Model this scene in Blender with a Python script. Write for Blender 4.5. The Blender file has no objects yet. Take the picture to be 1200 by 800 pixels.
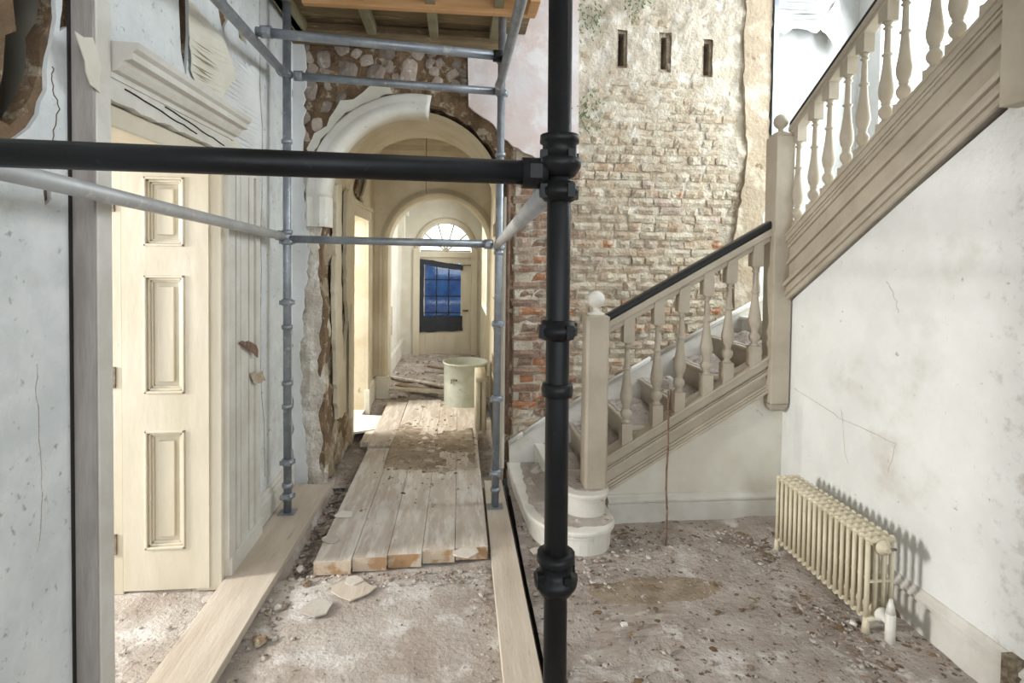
import bpy, bmesh, math, random
from math import sin, cos, pi, radians as R
from mathutils import Vector as V, noise, Matrix
from mathutils.geometry import tessellate_polygon
rnd = random.Random(7)
S = bpy.context.scene
COL = S.collection

# ------------------------------------------------------------------ camera
F = 640.0; EYE = 1.65
YAW = math.atan(62 / 640.); PIT = R(1.5); ROLL = 0.012
SH = 97 - F * math.tan(PIT)
fwd = V((sin(YAW) * cos(PIT), cos(YAW) * cos(PIT), -sin(PIT)))
rt0 = V((cos(YAW), -sin(YAW), 0)); up0 = rt0.cross(fwd)
rt = rt0 * cos(ROLL) + up0 * sin(ROLL); up = up0 * cos(ROLL) - rt0 * sin(ROLL)
C0 = V((0, 0, EYE))
cam = bpy.data.cameras.new('camera'); co = bpy.data.objects.new('camera', cam); COL.objects.link(co)
cam.sensor_width = 36; cam.lens = 36 * F / 1200; cam.shift_y = -SH / 1200; cam.clip_start = .02
M = Matrix((rt, up, -fwd)).transposed().to_4x4(); M.translation = C0
co.matrix_world = M; S.camera = co
def ray(px, py): return fwd + rt * ((px - 600) / F) + up * ((400 - SH - py) / F)
def pz(px, py, z=0): r = ray(px, py); return C0 + r * ((z - EYE) / r.z)
def pY(px, py, y): r = ray(px, py); return C0 + r * (y / r.y)
def pX(px, py, x): r = ray(px, py); return C0 + r * (x / r.x)

# ------------------------------------------------------------------ sky, daylight and added fill, exposure
W = bpy.data.worlds.new('sky'); S.world = W; W.use_nodes = True
W.node_tree.nodes['Background'].inputs[0].default_value = (.88, .94, 1, 1)
W.node_tree.nodes['Background'].inputs[1].default_value = 3.0
S.view_settings.view_transform = 'Standard'; S.view_settings.look = 'None'
S.view_settings.exposure = 0.0; S.view_settings.gamma = 1
def area(name, loc, target, sx, sy, power, col=(1, 1, 1)):
    l = bpy.data.lights.new(name, 'AREA'); l.shape = 'RECTANGLE'; l.size = sx; l.size_y = sy
    l.energy = power; l.color = col
    o = bpy.data.objects.new(name, l); COL.objects.link(o); o.location = loc
    o.rotation_euler = (V(target) - V(loc)).to_track_quat('-Z', 'Y').to_euler()
    return o
area('daylight_stair_window', (3.5, 3.1, 3.0), (0, 2.6, 1.0), 1.6, 2.0, 140, (.90, .95, 1))
area('added_fill_rear_left', (-.4, -2.4, 2.2), (1.2, 3.0, .9), 1.0, 1.9, 22, (.98, .99, 1))  # added fill light at a rear opening out of view
area('added_fill_rear_right', (1.5, -2.4, 2.6), (-.3, 3.5, 1.3), .9, 2.4, 40, (.9, .95, 1))  # second fill added behind the viewer, cooler and taller
area('daylight_side_room', (-4.8, 2.10, 1.75), (2.0, 2.45, .9), .55, 1.0, 290, (1, .985, .95))
area('daylight_passage_door', (-2.3, 5.4, 1.7), (0, 5.4, .6), .7, 1.3, 105, (1, .96, .88))
area('added_fill_stairwell_top', (1.6, 2.4, 5.0), (1.2, 3.2, 0), 1.6, 1.6, 14, (.97, .98, 1))  # added fill below the closed ceiling; no skylight is built
area('added_fill_far_bay', (1.3, 7.8, 1.9), (-.5, 7.9, 1.3), 1.2, 1.3, 42, (1, .96, .87))  # fill added to brighten the far bay through an unseen opening

# ------------------------------------------------------------------ materials
def mat(name, c1, c2=None, scale=4, spot=None, smin=.62, smax=.7, sscale=8, rough=.85, bump=.2, bscale=25,
        metal=0, rand=0, stretch=(1, 1, 1), spot2=None, s2=(.66, .7, 20), dist=.01, transl=0, randcol=None, detail=8, spec=None):
    m = bpy.data.materials.new(name); m.use_nodes = True; n = m.node_tree.nodes; L = m.node_tree.links
    b = n['Principled BSDF']; b.inputs['Roughness'].default_value = rough; b.inputs['Metallic'].default_value = metal
    if spec is not None: b.inputs['Specular IOR Level'].default_value = spec
    g = n.new('ShaderNodeNewGeometry'); mp = n.new('ShaderNodeMapping'); mp.inputs['Scale'].default_value = stretch
    L.new(g.outputs['Position'], mp.inputs[0])
    def ns(s, d=detail):
        t = n.new('ShaderNodeTexNoise'); t.inputs['Scale'].default_value = s; t.inputs['Detail'].default_value = d
        t.inputs['Roughness'].default_value = .62; L.new(mp.outputs[0], t.inputs['Vector']); return t
    def ramp(src, a, z):
        r = n.new('ShaderNodeMapRange'); r.inputs[1].default_value = a; r.inputs[2].default_value = z
        r.interpolation_type = 'SMOOTHSTEP'; L.new(src, r.inputs[0]); return r.outputs[0]
    def mix(f, a, bb):
        x = n.new('ShaderNodeMix'); x.data_type = 'RGBA'; L.new(f, x.inputs[0])
        for v, i in ((a, 6), (bb, 7)):
            if isinstance(v, tuple): x.inputs[i].default_value = (*v, 1)
            else: L.new(v, x.inputs[i])
        return x.outputs[2]
    col = mix(ramp(ns(scale).outputs[0], .33, .67), c1, c2 or tuple(k * .8 for k in c1))
    if randcol:
        oi = n.new('ShaderNodeObjectInfo'); rp = n.new('ShaderNodeValToRGB'); e = rp.color_ramp.elements
        rp.color_ramp.interpolation = 'CONSTANT'
        for i, (p, c) in enumerate(randcol):
            el = e[i] if i < 2 else e.new(p)
            el.position = p; el.color = (*c, 1)
        L.new(oi.outputs['Random'], rp.inputs[0])
        x = n.new('ShaderNodeMix'); x.data_type = 'RGBA'; x.blend_type = 'MULTIPLY'; x.inputs[0].default_value = 1
        L.new(col, x.inputs[6]); L.new(rp.outputs[0], x.inputs[7]); col = x.outputs[2]
    if spot: col = mix(ramp(ns(sscale).outputs[0], smin, smax), col, spot)
    if spot2: col = mix(ramp(ns(s2[2]).outputs[0], s2[0], s2[1]), col, spot2)
    if rand:
        oi = n.new('ShaderNodeObjectInfo'); mr = n.new('ShaderNodeMapRange'); mr.inputs[3].default_value = 1 - rand; mr.inputs[4].default_value = 1 + rand * .5
        L.new(oi.outputs['Random'], mr.inputs[0]); h = n.new('ShaderNodeHueSaturation'); L.new(mr.outputs[0], h.inputs['Value']); L.new(col, h.inputs['Color']); col = h.outputs[0]
    L.new(col, b.inputs['Base Color'])
    if bump:
        bp = n.new('ShaderNodeBump'); bp.inputs['Strength'].default_value = bump; bp.inputs['Distance'].default_value = dist
        L.new(ns(bscale).outputs[0], bp.inputs['Height']); L.new(bp.outputs[0], b.inputs['Normal'])
    if transl:
        tr = n.new('ShaderNodeBsdfTranslucent'); L.new(col, tr.inputs[0]); mx = n.new('ShaderNodeMixShader'); mx.inputs[0].default_value = transl
        L.new(b.outputs[0], mx.inputs[1]); L.new(tr.outputs[0], mx.inputs[2]); L.new(mx.outputs[0], n['Material Output'].inputs[0])
    return m
m_left = mat('left_plaster', (.60, .63, .63), (.74, .755, .75), 5, (.36, .37, .35), .60, .70, 26, bump=.7, bscale=24, spot2=(.50, .47, .42), s2=(.56, .75, 3), detail=12)
m_right = mat('right_plaster', (.72, .725, .70), (.80, .80, .78), 3.2, (.45, .41, .35), .66, .74, 22, bump=.5, bscale=22, spot2=(.58, .54, .48), s2=(.56, .75, 1.5), detail=12)
m_cream = mat('cream_plaster', (.56, .49, .35), (.68, .62, .49), 3, (.35, .26, .14), .66, .74, 6, bump=.3)
m_pale = mat('pale_plaster', (.70, .68, .60), (.62, .58, .48), 3, (.4, .34, .25), .68, .75, 8, bump=.25)
m_pink = mat('pink_plaster', (.72, .68, .68), (.70, .56, .52), 2.6, (.80, .77, .77), .48, .62, 4, bump=.25, spot2=(.5, .44, .42), s2=(.68, .73, 14))
_nt = m_right.node_tree; _b = _nt.nodes['Principled BSDF']; _src = _b.inputs['Base Color'].links[0].from_socket      # mildew creeping along the near end of the right wall
_g = _nt.nodes.new('ShaderNodeNewGeometry'); _sx = _nt.nodes.new('ShaderNodeSeparateXYZ'); _nt.links.new(_g.outputs['Position'], _sx.inputs[0])
_m1 = _nt.nodes.new('ShaderNodeMapRange'); _m1.inputs[1].default_value = 2.1; _m1.inputs[2].default_value = 1.75; _m1.inputs[3].default_value = 0; _m1.inputs[4].default_value = .2; _nt.links.new(_sx.outputs[1], _m1.inputs[0])
_no = _nt.nodes.new('ShaderNodeTexNoise'); _no.inputs['Scale'].default_value = 16; _no.inputs['Detail'].default_value = 12; _no.inputs['Roughness'].default_value = .7; _nt.links.new(_g.outputs['Position'], _no.inputs['Vector'])
_ad = _nt.nodes.new('ShaderNodeMath'); _ad.operation = 'ADD'; _nt.links.new(_no.outputs[0], _ad.inputs[0]); _nt.links.new(_m1.outputs[0], _ad.inputs[1])
_m2 = _nt.nodes.new('ShaderNodeMapRange'); _m2.inputs[1].default_value = .66; _m2.inputs[2].default_value = .98; _nt.links.new(_ad.outputs[0], _m2.inputs[0])
_mx = _nt.nodes.new('ShaderNodeMix'); _mx.data_type = 'RGBA'; _nt.links.new(_m2.outputs[0], _mx.inputs[0]); _nt.links.new(_src, _mx.inputs[6]); _mx.inputs[7].default_value = (.36, .31, .24, 1); _nt.links.new(_mx.outputs[2], _b.inputs['Base Color'])
m_wpl = mat('white_plaster', (.72, .73, .73), (.64, .64, .62), 3, (.5, .46, .4), .7, .76, 10, bump=.25)
m_mortar = mat('lime_mortar', (.55, .47, .36), (.36, .27, .18), 7, (.68, .62, .52), .55, .68, 16, bump=1, bscale=40, dist=.02)
m_brown = mat('rubble_mortar', (.28, .18, .10), (.16, .10, .055), 6, (.50, .42, .30), .54, .64, 13, bump=1, bscale=45, dist=.03)
m_jamb = mat('broken_jamb', (.46, .39, .28), (.30, .23, .14), 7, (.62, .57, .46), .5, .62, 9, bump=1, bscale=35, dist=.025, spot2=(.4, .42, .25), s2=(.66, .75, 3))
m_jambp = mat('pale_broken_jamb', (.62, .57, .50), (.50, .43, .35), 7, (.72, .69, .63), .5, .62, 9, bump=1, bscale=40, dist=.025, spot2=(.34, .25, .18), s2=(.64, .7, 14))
m_stone = mat('rubble_stone', (.46, .38, .31), (.30, .24, .20), 6, (.55, .50, .44), .55, .68, 15, bump=.8, bscale=35, rand=.45, dist=.02)
m_brick = mat('old_brick', (.75, .72, .68), (.95, .9, .85), 12, (.70, .62, .48), .44, .60, 9, bump=1, bscale=55, dist=.02, rand=.18,
              randcol=[(0, (.70, .59, .45)), (.3, (.64, .51, .38)), (.5, (.74, .65, .51)), (.72, (.60, .45, .32)), (.86, (.56, .46, .40)), (.95, (.56, .28, .15))], spot2=(.40, .30, .22), s2=(.62, .7, 15))
m_brickd = mat('red_brick', (.75, .72, .68), (.95, .9, .85), 12, (.52, .44, .35), .52, .64, 9, bump=1, bscale=55, dist=.02, rand=.3,
              randcol=[(0, (.50, .36, .27)), (.3, (.42, .27, .19)), (.6, (.54, .42, .33)), (.85, (.48, .24, .13))], spot2=(.22, .16, .12), s2=(.62, .7, 15))
m_trim = mat('old_white_paint', (.66, .64, .59), (.57, .54, .48), 6, (.38, .31, .22), .68, .74, 18, bump=.3, rough=.6)
m_stair = mat('stair_paint', (.49, .43, .34), (.41, .355, .275), 5, (.30, .24, .18), .68, .76, 20, bump=.25, bscale=60, rough=.6, dist=.003)
m_stairl = mat('step_white_paint', (.76, .74, .68), (.66, .63, .55), 5, (.38, .31, .22), .64, .74, 14, bump=.25, rough=.55)
m_door = mat('yellowed_paint', (.66, .605, .49), (.57, .51, .39), 4, (.40, .30, .16), .70, .78, 12, bump=.2, rough=.5, stretch=(1, 1, .3))
m_board = mat('floorboard_wood', (.58, .51, .43), (.47, .40, .33), 3, (.66, .61, .55), .45, .62, 5, bump=.4, bscale=14, stretch=(4, .7, 4), rand=.15, spot2=(.33, .26, .20), s2=(.62, .75, 8))
m_cut = mat('fresh_cut_wood', (.44, .27, .14), (.36, .22, .12), 9, (.60, .50, .38), .46, .56, 7, bump=.5)
m_plank = mat('dusty_plank', (.60, .52, .43), (.50, .42, .33), 3, (.42, .35, .27), .6, .72, 7, bump=.25, bscale=16, stretch=(5, .6, 5), rand=.08)
m_hall = mat('dusty_hall_board', (.46, .40, .34), (.36, .30, .25), 3, (.56, .51, .46), .5, .65, 5, bump=.6, bscale=16, stretch=(1.6, 3, 3), rand=.15, spot2=(.18, .12, .08), s2=(.62, .7, 9))
m_dirt = mat('grey_dirt', (.49, .43, .385), (.35, .295, .25), 4, (.64, .60, .56), .52, .68, 6, bump=1, bscale=40, dist=.02, spot2=(.13, .09, .065), s2=(.58, .66, 26))
m_dust = mat('plaster_dust', (.50, .45, .40), (.36, .30, .25), 3, (.62, .58, .54), .5, .64, 5, bump=.9, bscale=35, dist=.015, spot2=(.27, .21, .17), s2=(.62, .7, 20))
m_rub = mat('debris', (.62, .57, .50), (.28, .20, .15), 14, bump=.5, rand=.2, spot=(.12, .08, .06), smin=.55, smax=.62, sscale=30)
m_flake = mat('plaster_flake', (.62, .57, .50), (.50, .44, .37), 9, bump=.4, rand=.2)
m_steel = mat('galvanised_steel', (.34, .37, .40), (.24, .26, .29), 9, (.46, .47, .46), .58, .68, 20, rough=.42, metal=.55, bump=.15, bscale=60, dist=.003)
m_pale_steel = mat('pale_galvanised_steel', (.50, .51, .51), (.42, .42, .42), 9, (.58, .56, .52), .58, .68, 20, rough=.5, metal=.35, bump=.2, bscale=60, dist=.003)
m_dark = mat('dark_steel', (.013, .013, .014), (.008, .008, .008), 8, (.035, .032, .03), .64, .72, 25, rough=.42, metal=0, spec=.22, bump=.2, bscale=60, dist=.003)
m_rail = mat('black_handrail', (.008, .010, .012), (.014, .014, .016), 8, rough=.35, bump=.05)
m_oldw = mat('old_ceiling_wood', (.28, .20, .11), (.18, .125, .065), 5, (.45, .36, .22), .58, .68, 9, bump=.5, stretch=(.6, 4, 4), rand=.2)
m_joist = mat('green_grey_joist', (.31, .28, .17), (.24, .21, .12), 5, bump=.3, rand=.2)
m_orange = mat('new_timber', (.62, .36, .17), (.50, .27, .11), 4, (.35, .17, .07), .66, .74, 6, bump=.15, stretch=(.5, 5, 5))
m_rad = mat('radiator_cream', (.70, .63, .47), (.60, .53, .38), 8, (.36, .24, .12), .68, .74, 25, rough=.5, bump=.2, bscale=50, dist=.003)
m_rust = mat('rusty_iron', (.22, .13, .09), (.12, .07, .05), 20, (.36, .27, .21), .55, .7, 40, rough=.9, bump=.6)
m_bin = mat('weathered_tub_metal', (.40, .43, .36), (.50, .52, .45), 8, (.30, .27, .20), .6, .7, 14, rough=.65, metal=.15, bump=.2)
m_tarp = mat('blue_tarpaulin', (.02, .08, .22), (.01, .035, .12), 6, bump=.6, bscale=18, rough=.4, transl=.55, dist=.03)
m_wpg = mat('grey_white_plaster', (.50, .50, .49), (.42, .42, .41), 3, (.35, .33, .30), .66, .74, 10, bump=.4)
m_tarpd = mat('dark_tarpaulin', (.012, .016, .024), (.02, .025, .035), 6, bump=.4, bscale=18, rough=.5, dist=.03)
m_void = mat('charred_and_shade_black', (.02, .017, .015), (.03, .025, .02), 6, bump=.5)  # near-black for the charred hole, and for shade in sockets, groove and under boards
m_iron = mat('hinge_iron', (.30, .25, .18), (.12, .09, .06), 40, rough=.6, metal=.4, bump=.2)
m_moss = mat('green_growth', (.16, .24, .10), (.26, .30, .16), 30, bump=.8, bscale=60)
m_walld = mat('bounce_cut_plaster', (.30, .27, .23), (.38, .35, .30), 3)  # unseen ceilings and rear wall, toned down to cut bounced light
m_edge_shade = mat('shaded_edge_paint', (.40, .365, .34), (.29, .26, .235), 5, (.42, .38, .34), .6, .7, 9, bump=.4, stretch=(4, 4, .6))  # grey-brown stands in for shade on the post's near side
m_damp = mat('damp_dirt', (.36, .29, .21), (.26, .20, .14), 8, (.45, .40, .33), .6, .68, 26, bump=1, bscale=40)
m_dirt_shade = mat('brown_dirt_and_shade', (.40, .33, .25), (.27, .21, .15), 7, (.55, .49, .42), .54, .66, 11, bump=1, bscale=45, spot2=(.16, .12, .08), s2=(.56, .64, 24))  # dirt colour that also carries the shadow band across the boards
m_glass = bpy.data.materials.new('window_glass'); m_glass.use_nodes = True
_n = m_glass.node_tree.nodes; _l = m_glass.node_tree.links
_t = _n.new('ShaderNodeBsdfTransparent'); _t.inputs[0].default_value = (.93, .95, .94, 1); _g = _n.new('ShaderNodeBsdfGlossy'); _g.inputs[1].default_value = .05
_x = _n.new('ShaderNodeMixShader'); _x.inputs[0].default_value = .06
_l.new(_t.outputs[0], _x.inputs[1]); _l.new(_g.outputs[0], _x.inputs[2]); _l.new(_x.outputs[0], _n['Material Output'].inputs[0])

# ------------------------------------------------------------------ helpers
def box(bm, x0, x1, y0, y1, z0, z1):
    v = [bm.verts.new(p) for p in ((x0, y0, z0), (x1, y0, z0), (x1, y1, z0), (x0, y1, z0), (x0, y0, z1), (x1, y0, z1), (x1, y1, z1), (x0, y1, z1))]
    for f in ((3, 2, 1, 0), (4, 5, 6, 7), (0, 1, 5, 4), (1, 2, 6, 5), (2, 3, 7, 6), (3, 0, 4, 7)): bm.faces.new([v[i] for i in f])
    return v
def tube(bm, p0, p1, r, seg=14, r2=None, cap=True):
    p0, p1 = V(p0), V(p1); d = (p1 - p0).normalized(); a = d.orthogonal().normalized(); b = d.cross(a); r2 = r if r2 is None else r2
    A = [bm.verts.new(p0 + (a * cos(2 * pi * i / seg) + b * sin(2 * pi * i / seg)) * r) for i in range(seg)]
    B = [bm.verts.new(p1 + (a * cos(2 * pi * i / seg) + b * sin(2 * pi * i / seg)) * r2) for i in range(seg)]
    for i in range(seg): f = bm.faces.new((A[i], A[(i + 1) % seg], B[(i + 1) % seg], B[i])); f.smooth = True
    if cap: bm.faces.new(A[::-1]); bm.faces.new(B)
def lathe(bm, prof, o=(0, 0, 0), seg=16, axis='z'):
    o = V(o); rings = []
    for r, h in prof:
        ring = []
        for i in range(seg):
            a = 2 * pi * i / seg; p = (r * cos(a), r * sin(a), h)
            if axis == 'y': p = (p[0], p[2], p[1])
            ring.append(bm.verts.new(o + V(p)))
        rings.append(ring)
    for a, b in zip(rings, rings[1:]):
        for i in range(seg): f = bm.faces.new((a[i], a[(i + 1) % seg], b[(i + 1) % seg], b[i])); f.smooth = True
    bm.faces.new(rings[0][::-1]); bm.faces.new(rings[-1])
def prism(bm, pts, axis, a, b):
    def P(u, v, w): return {'x': (w, u, v), 'y': (u, w, v), 'z': (u, v, w)}[axis]
    A = [bm.verts.new(P(u, v, a)) for u, v in pts]; B = [bm.verts.new(P(u, v, b)) for u, v in pts]; n = len(pts)
    for i in range(n): bm.faces.new((A[i], A[(i + 1) % n], B[(i + 1) % n], B[i]))
    bm.faces.new(A[::-1]); bm.faces.new(B)
def obj(name, bm, m, parent=None, bevel=0, **k):
    bmesh.ops.recalc_face_normals(bm, faces=bm.faces[:])
    me = bpy.data.meshes.new(name); bm.to_mesh(me); bm.free(); return mobj(name, me, m, parent, bevel, **k)
def mobj(name, me, m, parent=None, bevel=0, **k):
    if not me.materials: me.materials.append(m)
    o = bpy.data.objects.new(name, me); COL.objects.link(o)
    if parent: o.parent = parent; o.matrix_parent_inverse = Matrix.Translation(parent.location).inverted()
    if bevel: b = o.modifiers.new('bevel', 'BEVEL'); b.width = bevel; b.segments = 2; b.limit_method = 'ANGLE'
    for a, b in k.items(): o[a] = b
    return o
def thing(name, label, cat, loc=(0, 0, 0), group=None):
    o = bpy.data.objects.new(name, None); o.empty_display_size = .1; COL.objects.link(o); o.location = loc
    o['label'] = label; o['category'] = cat
    if group: o['group'] = group
    return o
def tag(o, label, cat, group=None):
    o['label'] = label; o['category'] = cat
    if group: o['group'] = group
    return o
def bx(name, m, d, parent=None, bevel=0, **k):
    bm = bmesh.new(); box(bm, *d); return obj(name, bm, m, parent, bevel, **k)
def struct(name, bm, m, parent=None, bevel=0):
    o = obj(name, bm, m, parent, bevel)
    if not parent: o['kind'] = 'structure'
    return o
def plate_mesh(outline, holes, plane, a, b):
    """flat slab with holes; plane 'y': pts (x,z); plane 'x': pts (y,z); 'z': (x,y)"""
    if holes:
        cu = bpy.data.curves.new('tmp', 'CURVE'); cu.dimensions = '2D'; cu.fill_mode = 'BOTH'; cu.extrude = abs(b - a) / 2
        for pl in [outline] + list(holes):
            sp_ = cu.splines.new('POLY'); sp_.points.add(len(pl) - 1); sp_.use_cyclic_u = True
            for p, q in zip(sp_.points, pl): p.co = (q[0], q[1], 0, 1)
        o = bpy.data.objects.new('tmp', cu)
        me = bpy.data.meshes.new_from_object(o)
        bpy.data.objects.remove(o); bpy.data.curves.remove(cu); mid = (a + b) / 2
        for v in me.vertices:
            x, y, z = v.co; v.co = {'y': (x, mid + z, y), 'x': (mid + z, x, y), 'z': (x, y, mid + z)}[plane]
        bm = bmesh.new(); bm.from_mesh(me); bmesh.ops.remove_doubles(bm, verts=bm.verts[:], dist=1e-5); bmesh.ops.recalc_face_normals(bm, faces=bm.faces[:])
        for f in bm.faces: f.smooth = False
        bm.to_mesh(me); bm.free(); me.materials.clear(); return me
    loops = [[V((p[0], p[1], 0)) for p in l] for l in [outline] + list(holes)]
    tris = tessellate_polygon(loops); fl_ = [p for l in loops for p in l]; n = len(fl_)
    P = {'y': lambda p, w: (p.x, w, p.y), 'x': lambda p, w: (w, p.x, p.y), 'z': lambda p, w: (p.x, p.y, w)}[plane]
    vs = [P(p, a) for p in fl_] + [P(p, b) for p in fl_]
    fs = [tuple(t) for t in tris] + [tuple(k + n for k in t[::-1]) for t in tris]; o = 0
    for l in loops:
        m_ = len(l); fs += [(o + k, o + (k + 1) % m_, o + (k + 1) % m_ + n, o + k + n) for k in range(m_)]; o += m_
    me = bpy.data.meshes.new('plate'); me.from_pydata(vs, [], fs); me.validate()
    bm = bmesh.new(); bm.from_mesh(me); bmesh.ops.remove_doubles(bm, verts=bm.verts[:], dist=1e-5); bmesh.ops.recalc_face_normals(bm, faces=bm.faces[:])
    bm.to_mesh(me); bm.free(); return me
def plate(name, outline, holes, plane, a, b, m, parent=None, **k):
    return mobj(name, plate_mesh(outline, holes, plane, a, b), m, parent, **k)
def rough(pts, amp=.02, step=.06, closed=True, seed=1, fixed=None):
    r = random.Random(seed); out = []; n = len(pts)
    for i in range(n if closed else n - 1):
        p, q = V(pts[i]), V(pts[(i + 1) % n]); k = max(1, int((q - p).length / step))
        for j in range(k):
            c = p.lerp(q, j / k); out.append((c.x + r.uniform(-amp, amp), c.y + r.uniform(-amp, amp)))
    if not closed: out.append(tuple(pts[-1]))
    return out
def rough_some(pts, flags, amp=.02, step=.06, seed=1):
    """only edges whose flag is 1 are ragged"""
    r = random.Random(seed); out = []; n = len(pts)
    for i in range(n):
        p, q = V(pts[i]), V(pts[(i + 1) % n]); out.append((p.x, p.y))
        if flags[i]:
            k = max(1, int((q - p).length / step))
            for j in range(1, k): c = p.lerp(q, j / k); out.append((c.x + r.uniform(-amp, amp), c.y + r.uniform(-amp, amp)))
    return out
def grid(x0, x1, y0, y1, nx, ny, zf):
    bm = bmesh.new(); g = [[bm.verts.new((x0 + (x1 - x0) * i / nx, y0 + (y1 - y0) * j / ny, zf(x0 + (x1 - x0) * i / nx, y0 + (y1 - y0) * j / ny))) for i in range(nx + 1)] for j in range(ny + 1)]
    for j in range(ny):
        for i in range(nx): f = bm.faces.new((g[j][i], g[j][i + 1], g[j + 1][i + 1], g[j + 1][i])); f.smooth = True
    return bm
def chunk(bm, c, s, r, flat=.6):
    """one irregular lump"""
    c = V(c); vs = []
    for th, zz, n in ((0, -.5, 4), (.5, .15, 5), (0, .6, 3)):
        for i in range(n):
            a = 2 * pi * i / n + th + r.uniform(-.3, .3); q = s * r.uniform(.7, 1.2) * (1 if zz < .5 else .6)
            vs.append(bm.verts.new(c + V((q * cos(a), q * sin(a), s * zz * flat + s * .3))))
    res = bmesh.ops.convex_hull(bm, input=vs); dead = list({e for e in res['geom_interior'] + res['geom_unused'] if isinstance(e, bmesh.types.BMVert)})
    for v in dead:
        if v.is_valid and not v.link_faces: bm.verts.remove(v)

XL = -1.17; XR = 2.07; YA = 4.0; YS = 3.29

# ================================================================== FLOOR
fl = grid(-5.2, .36, -.6, 4.1, 220, 130, lambda x, y: (-.07 if (-.89 < x < -.76 and y > 2.86) or x > .31 else 0) + noise.noise((x * 2.3, y * 2.3, 0)) * .012 + noise.noise((x * 9, y * 9, 3)) * .006 - .004)
floor = struct('floor', fl, m_dust)
bx('subfloor', m_void, (-3.3, 3.3, -2.6, 12, -.3, -.1), floor)
dh = grid(.36, 2.12, -.6, 4.1, 80, 140, lambda x, y: .004 + noise.noise((x * 1.8, y * 2.5, 5)) * .018 + noise.noise((x * 11, y * 11, 3)) * .005 + (.02 if y > 3.05 else 0) * (y - 3.05) * 4 + max(0, .02 - abs(x - 1.9) * .08))
obj('dirt_layer', dh, m_dirt, floor)
for j in range(18):      # hall floorboards running across under the dirt
    y = -.5 + j * .215
    bx('plank', m_hall, (.37, 2.1, y, y + .208, -.03, -.002 + rnd.uniform(-.002, .002)), floor, .004)
# corridor floorboards with fresh-cut ends
ends = [(359, 675), (405, 675), (449, 671), (492, 667), (533, 664), (574, 659)]
xs = [pz(x, y, .075).x for x, y in ends]; print('boards', xs)
ys = [2.86, 2.88, 2.9, 2.93, 2.95]
for i in range(5):
    x0, x1 = xs[i] + .001, xs[i + 1] - .001; y0 = ys[i]
    y1 = 6.05 + rnd.uniform(-.03, .03)
    segs = [(y0, y1)] if i not in (0,) else [(y0, 4.55)]
    for (a, b) in segs:
        p = bx('plank', m_board, (x0, x1, a, b, .025, .075 + rnd.uniform(-.002, .002)), floor, .003)
        bx('cut_end', m_cut, (x0 + .002, x1 - .002, a - .004, a + .004, .006, .0735), p, label='freshly sawn orange end of the floorboard')
bx('plank', m_board, (xs[0] - .10, xs[0] - .01, 4.75, 5.15, .02, .06), floor, .003)
bx('plank', m_board, (xs[0] - .02, xs[1] - .005, 4.62, 6.0, .03, .074), floor, .003)
fc = grid(-1.02, .34, 4.0, 9.3, 60, 200, lambda x, y: (-.03 if y < 6 else .03) + noise.noise((x * 3, y * 3, 0)) * .02 + noise.noise((x * 12, y * 12, 3)) * .008)
obj('corridor_dirt', fc, m_dirt, floor)
bx('passage_threshold', m_pale, (-2.0, -.97, 5.02, 5.8, -.1, .05), floor)

# ================================================================== LEFT WALL
DY0, DY1, DZ = 1.91, 2.82, 2.12
hole = [(p.y, p.z) for p in (pX(x, y, XL) for x, y in [(-60, -80), (68, -60), (66, 0), (62, 40), (55, 85), (50, 118), (34, 148), (12, 168), (-20, 190), (-60, 200)])]
gap2 = [(p.y, p.z) for p in (pX(x, y, XL) for x, y in [(208, -30), (220, -30), (221, 40), (218, 92), (212, 60)])]
gap3 = [(p.y, p.z) for p in (pX(x, y, XL) for x, y in [(244, 118), (250, 112), (260, 132), (263, 150), (257, 158), (250, 150)])]
gap4 = [(p.y, p.z) for p in (pX(x, y, XL) for x, y in [(255, 0), (266, 0), (268, 18), (262, 38), (257, 20)])]
gap5 = [(p.y, p.z) for p in (pX(x, y, XL) for x, y in [(279, 30), (288, 40), (289, 52), (280, 44)])]
gap6 = [(p.y, p.z) for p in (pX(x, y, XL) for x, y in [(52, 205), (60, 208), (60, 235), (54, 240), (50, 225)])]
gap8 = [(p.y, p.z) for p in (pX(x, y, XL) for x, y in [(70, -40), (98, -40), (96, 18), (90, 34), (80, 30), (70, 36), (74, 0)])]
gap7 = [(p.y, p.z) for p in (pX(x, y, XL) for x, y in [(342, 105), (347, 108), (346, 116), (342, 113)])]
doorhole = [(DY0, -.05), (DY1, -.05), (DY1, DZ), (DY0, DZ)]
out = [(-2.5, 0), (DY0, 0), (DY0, DZ), (DY1, DZ), (DY1, 0), (4.0, 0), (4.0, 5.2), (-2.5, 5.2)]
wl = plate('wall_left', out, [rough(hole, .010, .04, seed=3), rough(gap8, .006, .03, seed=2), gap2, rough(gap3, .006, .03, seed=4), rough(gap4, .005, .03), rough(gap5, .004, .03), rough(gap6, .004, .03), rough(gap7, .003, .03)], 'x', XL - .012, XL, m_left, kind='structure')
inner = [(p.y, p.z) for p in (pX(x, y, XL - .03) for x, y in [(10, -80), (62, -70), (52, 0), (42, 40), (37, 85), (30, 115), (16, 138), (0, 150), (-14, 130), (-2, 90), (2, 50), (8, 0)])]
plate('masonry', out, [rough(inner, .02, .05, seed=9), gap2], 'x', XL - .05, XL - .012, m_brown, wl)
bx('backing', m_void, (XL - .5, XL - .46, -2.5, 4.0, 2.12, 5.2), wl)
bx('backing', m_void, (XL - .5, XL - .46, -2.5, DY0 - .02, 0, 2.12), wl)
bx('near_reveal', m_door, (XL - .48, XL - .013, 1.88, DY0, 0, 3.2), wl)
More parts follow.
